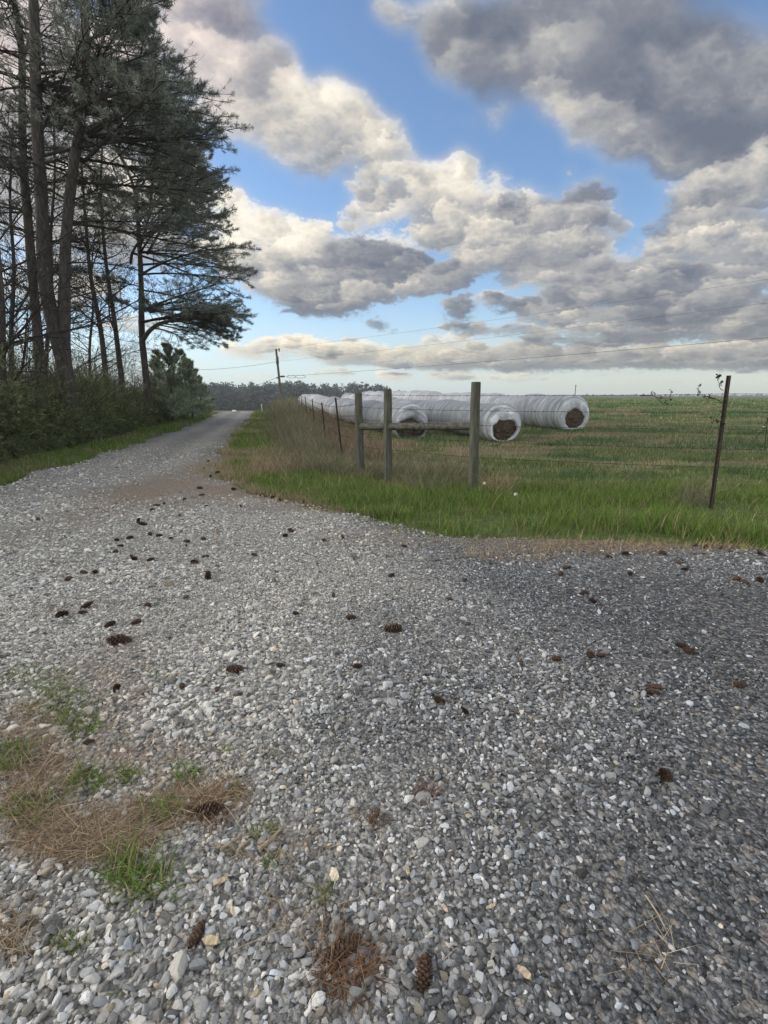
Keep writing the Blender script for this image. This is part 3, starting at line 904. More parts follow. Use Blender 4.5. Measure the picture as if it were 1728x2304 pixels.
# pine whose low limb sweeps out over the road side
Cs = stem_px([(336, 905), (333, 891), (325, 816), (319, 764), (318, 742), (318, 630), (312, 520), (305, 420)], 27, (-13.5, 27, 14.6), 28)
fork = PX(np.array([321, 336, 359, 411, 470]), np.array([766, 742, 727, 716, 716]), 26.9)
setsC = [(*limbs_for(Cs, zsA(5.5, 14.2, 48), r_, phi=(-1.1, 1.1), elev=(.0, .28)), .75, .038),
         (*limbs_for(Cs, zsA(5.0, 14.2, 12), r_, edge=False, phi=(1.3, 5.0), Lbase=2.3), .6, .04)]
PF, AF, LF, EF = [], [], [], []
for q in np.linspace(.25, 1, 13):
    pth = smooth_path(fork, 24); p = pth[int(q * 23)]
    PF.append(p); a = r_.uniform(-1.1, 1.0); AF.append(a); EF.append(r_.uniform(-.12, .12))
    l = 4.5
    for _ in range(60):
        tu, tv = project((p + l * np.array([math.cos(a), math.sin(a), -.10]))[None])
        if tu[0] < np.interp(tv[0], SV, SU) - 8: break
        l *= .95
    LF.append(max(l, .9))
setsC.append((np.array(PF), np.array(AF), np.array(LF), np.array(EF), .5, .04))
pine('dense pine with a forked limb sweeping low towards the road', [(Cs, .205, .045), (smooth_path(fork, 16), .12, .03)], setsC, 33)
# thin, mostly bare trunks between them
D1 = stem_px([(240, 905), (239, 854), (230, 760), (220, 704), (204, 630), (196, 547), (188, 440), (180, 330)], 26, None, 24)
D2 = stem_px([(279, 905), (277, 876), (269, 816), (258, 723), (243, 630), (232, 536), (226, 430), (230, 330)], 26.5, None, 24)
bare_tree('thin leaning bare trunk right beside the forked pine', D1, .17, .035, 41, 18, 3.0, .12, t0=.35)
bare_tree('thin bare trunk between the leaning one and the dense pine', D2, .165, .035, 42, 18, 2.8, .16, t0=.35)
E1 = stem_px([(4, 910), (3, 800), (6, 700), (-6, 560), (-14, 420)], 14.5, None, 20)
bare_tree('bare tree cut by the left edge of the photo', E1, .15, .04, 43, 20, 3.6, .05, t0=.25)
E2 = stem_px([(100, 890), (108, 740), (118, 640), (112, 520), (126, 400), (120, 260)], 21, None, 20)
bare_tree('slender bare tree seen just between the two tall pines', E2, .10, .03, 44, 22, 3.4, .06, t0=.2)
E3 = stem_px([(28, 890), (24, 740), (34, 600), (20, 460), (30, 300)], 22, None, 20)
bare_tree('wide bare tree behind the straight pine at left', E3, .13, .03, 45, 24, 4.4, .05, t0=.2)
E4 = stem_px([(205, 890), (200, 780), (212, 690), (204, 600), (215, 520)], 29, None, 18)
bare_tree('small bare tree farthest back in the woods edge', E4, .10, .03, 46, 20, 3.2, .10, t0=.2)


# ---- young pines at the end of the woods edge
def young_pine(label, u, vtop, Y, halfw, seed):
    r = np.random.default_rng(seed)
    top = PX(np.array([u]), np.array([vtop]), Y)[0]; zb = float(HT(top[0], top[1])); h = top[2] - zb
    base = np.array([top[0], top[1], zb])
    root = empty('young_pine', base, label, 'tree', 'young pines at the end of the woods edge')
    C = smooth_path([base - [0, 0, .1], base + [0.02, .03, h * .5], top], 14)
    tb = MB(); V, F = tubes(C[None], np.linspace(.09, .012, 14)[None], 8); tb.add(V, F); tb.build('trunk', BARK, root, True, base)
    n = int(16 + h * 10); t = np.sort(r.uniform(.04, .97, n)); P0 = along(C[None], t[None])[0][0]
    L = .66 * halfw * (1 - t) ** .9 * r.uniform(.75, 1.1, n) + .18; az = r.uniform(0, 6.283, n); el = r.uniform(.15, .6, n) + t * .35
    Cl = curve_from(P0, az, el, L, r, 6, .05, .08)
    bb, nb = MB(), MB(); V, F = tubes(Cl, np.full((n, 6), .012) * np.linspace(1, .4, 6), 4); bb.add(V, F); bb.build('branches', TWIG, root, False, base)
    P, a, e, l, _ = side_twigs(Cl, L, 9, .15, r, .45, (.4, 1.0), .25)
    C2 = curve_from(P, a, e, l, r, 4, 0, .05)
    Pt, Tt = along(C2, np.tile(np.array([[.3, .65, 1.]]), (len(C2), 1))); P1, T1 = along(Cl, np.tile(np.linspace(.3, 1, 6)[None], (n, 1)))
    V, F, c = tufts(np.concatenate([Pt.reshape(-1, 3), P1.reshape(-1, 3)]), unit(np.concatenate([Tt.reshape(-1, 3), T1.reshape(-1, 3)]) + [0, 0, .4]), r, 13, .17, .009, .6, (.26, .30, .20))
    nb.add(V, F, c); nb.build('needles', NEEDLE, root, False, base)


young_pine('tallest young pine, right under the sweeping limb', 374, 775, 28, 2.1, 51)
young_pine('young pine second from the end of the row by the road', 402, 788, 31, 2.2, 52)
young_pine('bushy young pine with its branches down to the grass', 424, 812, 33, 2.0, 53)
young_pine('shortest young pine, last of the row towards the open sky', 447, 852, 37, 1.6, 54)
young_pine('young pine set back behind the others', 352, 790, 33, 2.0, 55)
young_pine('small young pine at the back of the bend', 432, 835, 41, 2.2, 56)


# ---- brush and thicket below them
TH = np.array([gd(*p) for p in ((-330, 1085), (-120, 1050), (0, 1000), (108, 980), (233, 948), (322, 925), (380, 908), (405, 899))])


def thicket_front(y): return np.interp(y, TH[:, 1], TH[:, 0])


print('thicket line', TH.round(1).tolist())
r_ = np.random.default_rng(61)
N = 420
y = 6 + 30 * r_.random(N) ** 1.2; off = r_.uniform(1.0, 7.5, N) * np.clip(y / 14, .7, 1.5)
x = thicket_front(y) - off; z = HT(x, y)
P0 = np.stack([x, y, z], 1); D = unit(np.stack([r_.normal(0, .25, N), r_.normal(0, .25, N), np.ones(N)], 1))
L = 1.7 + 4.0 * r_.random(N) ** 1.7 * np.clip(1.05 - .010 * y, .7, 1.0)
lv = ramify(P0, D, L, np.full(N, .018), 2, r_, (9, 7), .1, .3, (.4, .9), 5, .15, .5)
bb = MB()
for i, (C, R) in enumerate(lv): bb.add(*tubes(C, R, 3))
q = lv[-1][0][:, 1:].reshape(-1, 3)
br = MB()
for V_, F_ in zip(bb.V, bb.F):
    pass
brush = MB(); off_ = 0
Vt = np.concatenate(bb.V); Ft = np.concatenate(bb.F)
brush.add(Vt, Ft, np.array([.060, .050, .044]))
brush.add(*leaves(q[(r_.random(len(q)) < .75 * np.clip(1.25 - (q[:, 2] - HT(q[:, 0], q[:, 1])) / 4.2, .15, 1))], r_, .075, (.105, .103, .068), .06))
N = 420
y = 6 + 30 * r_.random(N) ** 1.2; x = thicket_front(y) - np.abs(r_.normal(0, 1.5, N)) - .3; z = HT(x, y)
lv = ramify(np.stack([x, y, z], 1), unit(np.stack([r_.normal(0, .22, N), r_.normal(0, .22, N), np.ones(N)], 1)), r_.uniform(1.4, 3.4, N), np.full(N, .011), 2, r_, (7, 4), .1, .22, (.3, .8), 6, .3, .42)
for C, R in lv:
    V, F = tubes(C, R, 3); brush.add(V, F, np.array([.115, .098, .082]))
q = lv[2][0][:, 2:].reshape(-1, 3); q = q[r_.random(len(q)) < .10]; brush.add(*leaves(q, r_, .05, (.12, .11, .055), .02))
tag(brush.build('brush', LEAF), 'dark leafy scrub filling the gaps between the tree trunks', 'brush', kind='stuff')
# feathery olive undergrowth in front
N = 1900
y = 5.5 + 31 * r_.random(N) ** 1.25; off = np.abs(r_.normal(0, .8, N)) * np.clip(y / 12, .7, 1.6) - .05
x = thicket_front(y) - off; z = HT(x, y)
P0 = np.stack([x, y, z - .05], 1)
hgt = (.35 + 1.15 * sstep(.0, 1.3, off)) * r_.uniform(.5, 1.3, N) * (.45 + 1.15 * fbm(y * .8, off * .8, 98, 3)) * np.where(y > 24, .8, 1)
D = unit(np.stack([r_.normal(.12, .30, N), r_.normal(0, .30, N), np.ones(N)], 1))
lv = ramify(P0, D, hgt, np.full(N, .008), 2, r_, (11, 6), .0, .22, (.35, .8), 5, .05, .55)
th = MB()
for i, (C, R) in enumerate(lv[:2]):
    V, F = tubes(C, R, 3); th.add(V, F, np.array([.060, .048, .034]))
C = lv[2][0]
V, F, c = tufts(C[:, -1], unit(C[:, -1] - C[:, 0]), r_, 6, .16, .009, .35, (.145, .170, .078)); th.add(V, F, c)
q = C[:, 2]; th.add(*leaves(q, r_, .055, (.140, .145, .074), .03))
tag(th.build('thicket', LEAF), 'low feathery olive undergrowth along the left road verge', 'undergrowth', kind='stuff')
print('trees', time.time() - T0)


# ------------------------------------------------------------------ far woods, haze painted in by lightening and bluing the leaf colour
def far_wood(name, label, uv, Yr, zh, seed, n, clump, base, m=330, var=(.70, 1.12)):
    r = np.random.default_rng(seed); mb = MB()
    for i in range(n):
        u = r.uniform(*uv); Y = r.uniform(*Yr)
        x = (u - 864) / FPX * Y * 1.02; zb = float(HT(x, Y)) if Y < 235 else -3.0
        h = zh * r.uniform(*var)
        cw = h * r.uniform(.16, .24)
        q = r.normal(size=(m, 3)); q = unit(q) * r.random((m, 1)) ** .45
        cz = h * r.uniform(.55, .62); ch = h - cz
        P = np.array([x, Y, zb + cz + ch * .0]) + q * np.array([cw, cw, ch])
        P[:, :2] += (r.normal(0, .10, (m, 2)) * cw)
        V, F, c = leaves(P, r, clump, base, .1); mb.add(V, F, c)
        low = np.array([x, Y, zb + h * .30]) + r.normal(size=(m * 3 // 4, 3)) * np.array([cw * 1.6, cw, h * .17])
        V, F, c = leaves(low, r, clump * 1.1, tuple(.8 * b for b in base), .1); mb.add(V, F, c)
        T = np.array([[x, Y, zb - 1], [x + r.normal(0, .2), Y, zb + h * .5], [x, Y, zb + h * .9]])
        V, F = tubes(T[None], np.array([[.22, .18, .06]]), 5); mb.add(V, F, np.array([.07, .06, .055]))
    return tag(mb.build(name, LEAF), label, 'woods', kind='stuff')


far_wood('woods', 'dark line of pines beyond the end of the gravel road', (380, 700), (250, 300), 13.4, 71, 170, 1.35, (.105, .122, .118))
far_wood('woods', 'dark pine woods seen over the backs of the wrapped bales', (640, 870), (285, 330), 14.2, 72, 80, 1.35, (.105, .122, .118))
far_wood('distant_woods', 'thin far line of trees on the horizon of the pasture', (1180, 2200), (700, 760), 12.8, 73, 900, 3.0, (.13, .145, .15), 70, (.86, 1.08))  # paler blue-grey leaves, distance haze put into their colour


# ------------------------------------------------------------------ grass
def grass_cols(N, r, dry):
    g = np.array([.128, .205, .040]) * np.exp(r.normal(0, .28, (N, 1))); yl = np.array([.26, .245, .105])
    s = np.array([.36, .285, .185]) * np.exp(r.normal(0, .22, (N, 1)))
    m = (r.random((N, 1)) < .16)
    c = np.where(m, yl * np.exp(r.normal(0, .2, (N, 1))), g)
    return np.where(r.random((N, 1)) < dry[:, None], s, c)


def clumpy(x, y, f, seed): return fbm(x * f, y * f, seed, 4)


def add_grass(mb, x, y, ln, w, dry, r, lean=(.05, .5), curve=(.2, 1.1), zoff=0.0, Kb=4):
    N = len(x); P = np.stack([x, y, HT(x, y) + zoff], 1)
    c = grass_cols(N, r, dry); ol = (sstep(7.2, 12, y) * sstep(1, 3, x - fence_x(y)) * .6)[:, None]
    c = c * (1 - ol) + (c.mean(1, keepdims=True) * np.array([1.22, 1.30, .62])) * ol
    mb.add(*blades(P, ln, w, r.uniform(0, 6.283, N), r.uniform(*lean, N), r.uniform(*curve, N), c, Kb))


def rnd(n, x0, x1, y0, y1, r): return r.uniform(x0, x1, n), r.uniform(y0, y1, n)


r_ = np.random.default_rng(81)
gm = MB()
def outside(x, y): return ~in_gravel(x, y)
# lush edge beside the drive, then the pasture getting sparser with distance
for n, box, ln0, w0, clf in ((190000, (-3, 8.5, 4.5, 8.6), .098, .0064, 1.4), (150000, (-4, 13, 8.2, 14), .080, .0095, 1.0), (95000, (-3, 24, 14, 26), .085, .017, .7), (50000, (-6, 50, 26, 55), .11, .036, .45), (40000, (-8, 130, 55, 140), .20, .09, .3)):
    x, y = rnd(n, *box, r_)
    f = x - fence_x(y)
    road_d = x - np.interp(y, RE[:, 1], RE[:, 0])
    ok = (outside(x, y) & (f > -.9) & ((road_d > 0) | (y < 8.4))) & (np.abs(x) < .9 * y + 1.0)
    x, y = x[ok], y[ok]; cl = clumpy(x, y, clf, 82)
    ye = np.interp(x, [-4, -2, -.8, .1, .75, 1.25, 2.1, 3.2, 3.75, 9], [11, 7.6, 6.5, 5.56, 5.06, 5.0, 4.98, 4.8, 4.55, 4.4])
    dist = y - ye + (fbm(x * 1.7, y * 1.7, 99, 4) - .5) * 1.5
    keep = (r_.random(len(x)) < np.clip(.30 + 2.6 * (cl - .38), .08, 1)) & ((r_.random(len(x)) < sstep(-.1, .6, dist) * .95 + .05) | (y > 8.4)); x, y, cl = x[keep], y[keep], cl[keep]
    edge = np.exp(-((y - np.where(x > -.5, 5.0 + .0 * x, 6.3 - x * .9)) / .55) ** 2)
    dry_p = np.clip(.06 + .85 * field_dry(x, y) + .16 * sstep(8, 13, y), .05, .94)
    kd = r_.random(len(x)) > .55 * sstep(.45, .8, dry_p); x, y, cl, edge, dry_p = x[kd], y[kd], cl[kd], edge[kd], dry_p[kd]
    ln = ln0 * np.exp(r_.normal(0, .42, len(x))) * (.55 + .95 * cl) * (1 + .5 * edge * sstep(-.5, 1.2, x)) * (.5 + .5 * sstep(.0, .45, y - (np.interp(x, [-4, -2, -.8, .1, .75, 1.25, 2.1, 3.2, 3.75, 9], [11, 7.6, 6.5, 5.56, 5.06, 5.0, 4.98, 4.8, 4.55, 4.4])))) * np.where(dry_p > .4, .6, 1)
    add_grass(gm, x, y, ln, w0 * np.exp(r_.normal(0, .2, len(x))), dry_p, r_)
# thin grass creeping out over the stones
y = np.concatenate([r_.uniform(4.3, 8.5, 9000), r_.uniform(8.5, 30, 7000)]); n = len(y)
x = np.where(y < 8.5, r_.uniform(-3.5, 9, n), 0); ye = np.interp(x, [-4, -2, -.8, .1, .75, 1.25, 2.1, 3.2, 3.75, 9], [11, 7.6, 6.5, 5.56, 5.06, 5.0, 4.98, 4.8, 4.55, 4.4])
y = np.where(y < 8.5, ye - np.abs(r_.normal(0, .22, n)) + .1, y); x = np.where(y > 8.5, np.interp(y, RE[:, 1], RE[:, 0]) - np.abs(r_.normal(0, .25, n)), x)
ok = clumpy(x, y, 2.5, 88) > .47; x, y = x[ok], y[ok]
add_grass(gm, x, y, .055 * np.exp(r_.normal(0, .4, len(x))), np.full(len(x), .006), np.full(len(x), .42), r_, (.2, 1.2), zoff=.02)
# darker tussocks standing out of the pasture
for n, y0, y1, w0 in ((46, 8.5, 15, .010), (80, 15, 30, .018), (90, 30, 60, .036), (110, 60, 130, .09)):
    cy = r_.uniform(y0, y1, n); cx = fence_x(cy) + 1.5 + r_.random(n) * (cy * .95 + 3)
    k = 170; a = r_.uniform(0, 6.283, (n, k)); q = np.sqrt(r_.random((n, k))) * r_.uniform(.25, .75, (n, 1)) * np.clip(cy / 12, 1, 2)[:, None]
    x = (cx[:, None] + 1.7 * q * np.cos(a)).ravel(); y = (cy[:, None] + .8 * q * np.sin(a)).ravel(); N = len(x)
    c = np.array([.085, .155, .060]) * np.exp(r_.normal(0, .25, (N, 1)))
    gm.add(*blades(np.stack([x, y, HT(x, y)], 1), .17 * np.exp(r_.normal(0, .3, N)), np.full(N, w0), r_.uniform(0, 6.283, N), r_.uniform(.05, .6, N), r_.uniform(.3, 1.2, N), c, 4))
# verge between road and fence: mown, finer
for n, y0, y1, w0 in ((70000, 6.0, 13, .008), (50000, 13, 26, .014), (26000, 26, 52, .03)):
    y = r_.uniform(y0, y1, n); a = np.interp(y, RE[:, 1], RE[:, 0]) - .1; b = fence_x(y) + .1
    x = a + (b - a) * r_.random(n); ok = outside(x, y); x, y = x[ok], y[ok]
    cl = clumpy(x, y, .9, 84); dp = np.clip(.12 + 2.2 * (clumpy(x, y, .5, 85) - .5) + .5 * np.exp(-((x + 2.3) / .8) ** 2 - ((y - 9.9) / .9) ** 2) * 2 + .6 * sstep(.35, 0, x - np.interp(y, RE[:, 1], RE[:, 0])), .05, .92)
    add_grass(gm, x, y, .085 * np.exp(r_.normal(0, .35, len(x))) * (.6 + .9 * cl), w0 * np.exp(r_.normal(0, .2, len(x))), dp, r_)
# verge on the far side of the road
for n, y0, y1, w0 in ((60000, 5.5, 14, .009), (50000, 14, 42, .022)):
    y = r_.uniform(y0, y1, n); b = left_edge(y) + .15; a = np.interp(y, TH[:, 1], TH[:, 0]) - .3
    x = a + (b - a) * r_.random(n) ** .9; ok = outside(x, y); x, y = x[ok], y[ok]
    cl = clumpy(x, y, .9, 86); dp = np.clip(.12 + 1.6 * (clumpy(x, y, .5, 87) - .5) + .75 * sstep(.6, -.2, x - np.interp(y, TH[:, 1], TH[:, 0])), .04, .9)
    add_grass(gm, x, y, .085 * np.exp(r_.normal(0, .35, len(x))) * (.6 + .9 * cl), w0 * np.exp(r_.normal(0, .2, len(x))), dp, r_)
tag(gm.build('grass', STRAND), 'green grass of the road verges and the pasture', 'grass', kind='stuff')

# dry weeds grown up through the roadside fence, straw at its foot
wm = MB()
def weeds(n, yf, off_mu, off_sd, l0, w0, cols, lean=(.1, .7)):
    y = yf(n); x = fence_x(y) + r_.normal(off_mu, off_sd, n)
    P = np.stack([x, y, HT(x, y)], 1)
    c = cols[r_.integers(0, len(cols), n)] * np.exp(r_.normal(0, .22, (n, 1)))
    cl = clumpy(x, y, .8, 91)
    wm.add(*blades(P, l0 * (.45 + 1.1 * cl) * np.exp(r_.normal(0, .28, n)), w0 * np.exp(r_.normal(0, .2, n)), r_.uniform(0, 6.283, n), r_.uniform(*lean, n), r_.uniform(.1, 1.6, n), c, 6))
GREYC = np.array([(.235, .195, .135), (.27, .225, .155), (.16, .165, .095), (.13, .165, .075), (.33, .275, .18), (.17, .175, .11)])
weeds(12000, lambda n: 9.6 + 9 * r_.random(n), -.75, .40, .42, .0075, GREYC)
weeds(11000, lambda n: 17 + 14 * r_.random(n), -.9, .5, .60, .011, GREYC)
weeds(9000, lambda n: 30 + 28 * r_.random(n), -1.1, .6, .85, .02, GREYC)
weeds(2600, lambda n: 9.0 + 1.6 * r_.random(n), .1, .55, .34, .006, GREYC)
weeds(7000, lambda n: 12 + 24 * r_.random(n), .55, .5, .48, .012, np.array([(.25, .185, .12), (.20, .145, .10), (.30, .235, .16)]))
for (uu, vv, ru, rv, n, l, cset) in ((600, 1008, 60, 22, 4200, .22, 1), (520, 1030, 46, 20, 1800, .15, 1), (985, 1035, 60, 18, 1500, .30, 0), (930, 1050, 60, 22, 1500, .32, 0), (1000, 990, 46, 10, 900, .30, 1), (860, 1030, 30, 20, 900, .35, 0), (1075, 1058, 36, 14, 500, .28, 1), (1500, 1080, 40, 20, 600, .28, 0), (1380, 1035, 40, 12, 500, .14, 0),
        (1110, 1205, 110, 18, 1000, .08, 1), (1300, 1190, 130, 16, 1500, .08, 1), (1520, 1190, 130, 14, 1000, .07, 1), (640, 1075, 60, 16, 700, .12, 1)):
    a = r_.uniform(0, 6.283, n); q = np.sqrt(r_.random(n))
    P = ground_at((uu + ru * q * np.cos(a)) * K, (vv + rv * q * np.sin(a)) * K)
    cols = (GREYC[:4] if cset == 0 else np.array([(.40, .30, .185), (.33, .24, .15), (.27, .19, .12), (.46, .37, .25)]))[r_.integers(0, 4, n)] * np.exp(r_.normal(0, .2, (n, 1)))
    wm.add(*blades(P, l * np.exp(r_.normal(0, .4, n)), np.full(n, .0065), r_.uniform(0, 6.283, n), r_.uniform(.1, 1.2, n), r_.uniform(.2, 1.3, n), cols, 5))
tag(wm.build('dry_weeds', DRY), 'dry grey and straw coloured weeds grown up along the fence', 'weeds', kind='stuff')

# pale straw, needles and grass tufts lying on the gravel in the foreground
sm = MB(); tm = MB()
def px_blob(u, v, ru, rv, n, tilt=0):
    a = r_.uniform(0, 6.283, n); q = np.sqrt(r_.random(n)) * (.75 + .4 * r_.random(n))
    du, dv = ru * q * np.cos(a), rv * q * np.sin(a); c, s = math.cos(tilt), math.sin(tilt)
    P = ground_at((u + du * c - dv * s) * K, (v + du * s + dv * c) * K); P[:, 2] += .030
    return P
STRAW = np.array([(.30, .215, .135), (.24, .165, .105), (.38, .29, .19), (.17, .11, .075), (.45, .36, .25)])
RED = np.array([(.15, .075, .045), (.11, .06, .04), (.20, .115, .065), (.26, .17, .10)])
for (u, v, ru, rv, n, cs) in ((60, 1590, 70, 60, 800, 0), (80, 1680, 80, 60, 1000, 0), (60, 1760, 80, 60, 800, 0), (150, 1825, 120, 60, 1700, 0), (250, 1835, 100, 45, 1000, 0), (330, 1775, 90, 36, 700, 0), (410, 1745, 70, 30, 500, 0), (480, 1735, 60, 28, 350, 0), (10, 2040, 70, 60, 300, 0),
        (450, 1772, 70, 36, 260, 1), (745, 2110, 80, 70, 420, 1), (600, 1850, 120, 40, 130, 0), (800, 1785, 30, 14, 60, 1), (920, 1730, 36, 14, 60, 1), (1400, 2080, 90, 60, 50, 0), (130, 1330, 60, 16, 120, 1), (170, 1255, 50, 10, 110, 1), (260, 1398, 40, 14, 60, 1), (640, 2010, 100, 60, 90, 0), (300, 1150, 30, 8, 80, 1), (420, 1100, 60, 14, 150, 1), (1150, 1180, 160, 12, 260, 0), (1350, 1200, 160, 14, 300, 1)):
    P = px_blob(u, v, ru, rv, int(n * .95)); n = len(P); cc = (STRAW if cs == 0 else RED)
    cols = cc[r_.integers(0, len(cc), n)] * np.exp(r_.normal(0, .2, (n, 1)))
    P[:, 2] += r_.uniform(0, .018, n)
    sm.add(*blades(P, .075 * np.exp(r_.normal(0, .4, n)), np.full(n, .0026), r_.uniform(0, 6.283, n), r_.uniform(1.25, 1.6, n), r_.uniform(-.35, .5, n), cols, 5))
n = 1300
x, y = rnd(n, -4, 5, .8, 6.5, r_); ok = in_gravel(x, y); x, y = x[ok], y[ok]; n = len(x)
sm.add(*blades(np.stack([x, y, HT(x, y) + .036], 1), .06 * np.exp(r_.normal(0, .5, n)), np.full(n, .0022), r_.uniform(0, 6.283, n), r_.uniform(1.4, 1.6, n), r_.uniform(-.3, .3, n), STRAW[r_.integers(0, 5, n)], 4))
tag(sm.build('straw', DRY), 'dead straw and pine needles strewn over the gravel', 'straw', kind='stuff')
for (u, v, ru, rv, n, l) in ((80, 1475, 80, 30, 700, .055), (130, 1535, 80, 50, 900, .06), (170, 1580, 50, 30, 420, .07), (25, 1650, 50, 36, 420, .09), (70, 1770, 70, 40, 330, .08), (190, 1705, 45, 30, 260, .08), (275, 1693, 30, 18, 130, .07), (405, 1700, 32, 22, 150, .07), (350, 1772, 45, 22, 200, .09), (310, 1925, 70, 44, 240, .12), (265, 1880, 40, 40, 120, .10), (150, 2062, 40, 30, 160, .05), (572, 1815, 34, 18, 130, .06), (590, 1885, 24, 16, 70, .05), (345, 1474, 28, 12, 120, .04), (235, 1522, 30, 14, 80, .04), (510, 1722, 20, 14, 60, .05), (440, 1532, 24, 10, 70, .035), (390, 1668, 22, 12, 60, .045), (580, 1640, 20, 10, 50, .04), (490, 1632, 16, 10, 50, .04), (1112, 1383, 20, 10, 70, .04), (1100, 1408, 26, 10, 50, .03), (350, 1330, 40, 8, 60, .03), (700, 1950, 24, 24, 70, .06), (480, 2060, 20, 16, 40, .04), (280, 2170, 20, 14, 40, .04), (1390, 1545, 24, 8, 30, .03), (260, 1620, 24, 14, 60, .04), (740, 1310, 12, 6, 30, .03)):
    P = px_blob(u, v, ru, rv, int(n * 1.7)); N = len(P)
    cols = grass_cols(N, r_, np.full(N, .18))
    tm.add(*blades(P - np.array([0, 0, .010]), l * .62 * np.exp(r_.normal(0, .35, N)), np.full(N, .0048), r_.uniform(0, 6.283, N), r_.uniform(.2, 1.25, N), r_.uniform(.2, 1.2, N), cols, 5))
tag(tm.build('grass_tufts', STRAND), 'small green grass tufts growing through the gravel in the foreground', 'grass', kind='stuff')
print('grass', time.time() - T0)


# ------------------------------------------------------------------ wrapped bale rows
def plastic_material():
    m = M('bale_wrap', .42, .35)
    at = m.attr('ring', 'Fac'); an = m.attr('turn', 'Fac')
    cb = m.n('CombineXYZ'); m.l(at, cb.inputs[0]); m.l(m.math('MULTIPLY', an, .35), cb.inputs[1])
    st = m.noise(m.mapping(cb.outputs[0], (9, 1.6, 1)), 1.5, 6, .65)
    st2 = m.noise(m.mapping(cb.outputs[0], (30, 2.5, 1)), 1.5, 4, .6)
    pt = m.noise(m.obj(), 3.0, 5, .6)
    c = m.ramp(st, [(.30, (.16, .17, .185)), (.45, (.32, .33, .35)), (.54, (.50, .51, .53)), (.66, (.80, .81, .82))])
    c = m.mix(m.math('MULTIPLY', m.math('SUBTRACT', .55, pt), 1.6, clamp=True), c, (.40, .41, .41))
    sc = m.n('VectorMath'); sc.operation = 'SCALE'; m.l(c, sc.inputs[0]); m.l(m.attr('bale', 'Fac'), sc.inputs['Scale'])
    m.l(sc.outputs[0], m.b.inputs['Base Color'])
    m.bump(m.math('ADD', m.math('MULTIPLY', st, .7), m.math('MULTIPLY', st2, .5)), 1.0, .10)
    return m.m


def hay_material():
    m = M('packed_hay', .95, .1)
    p = m.obj()
    n = m.noise(m.mapping(p, (1, 1, 1)), 9, 7, .75); n2 = m.noise(m.mapping(p, (30, 30, 4)), 3, 5, .7)
    f = m.math('ADD', m.math('MULTIPLY', n, .55), m.math('MULTIPLY', n2, .5))
    m.color(m.ramp(f, [(.36, (.030, .022, .018)), (.52, (.105, .072, .055)), (.68, (.22, .16, .12))]))
    m.bump(f, 1.0, .08)
    return m.m


MAT_WRAP, MAT_HAY = plastic_material(), hay_material()


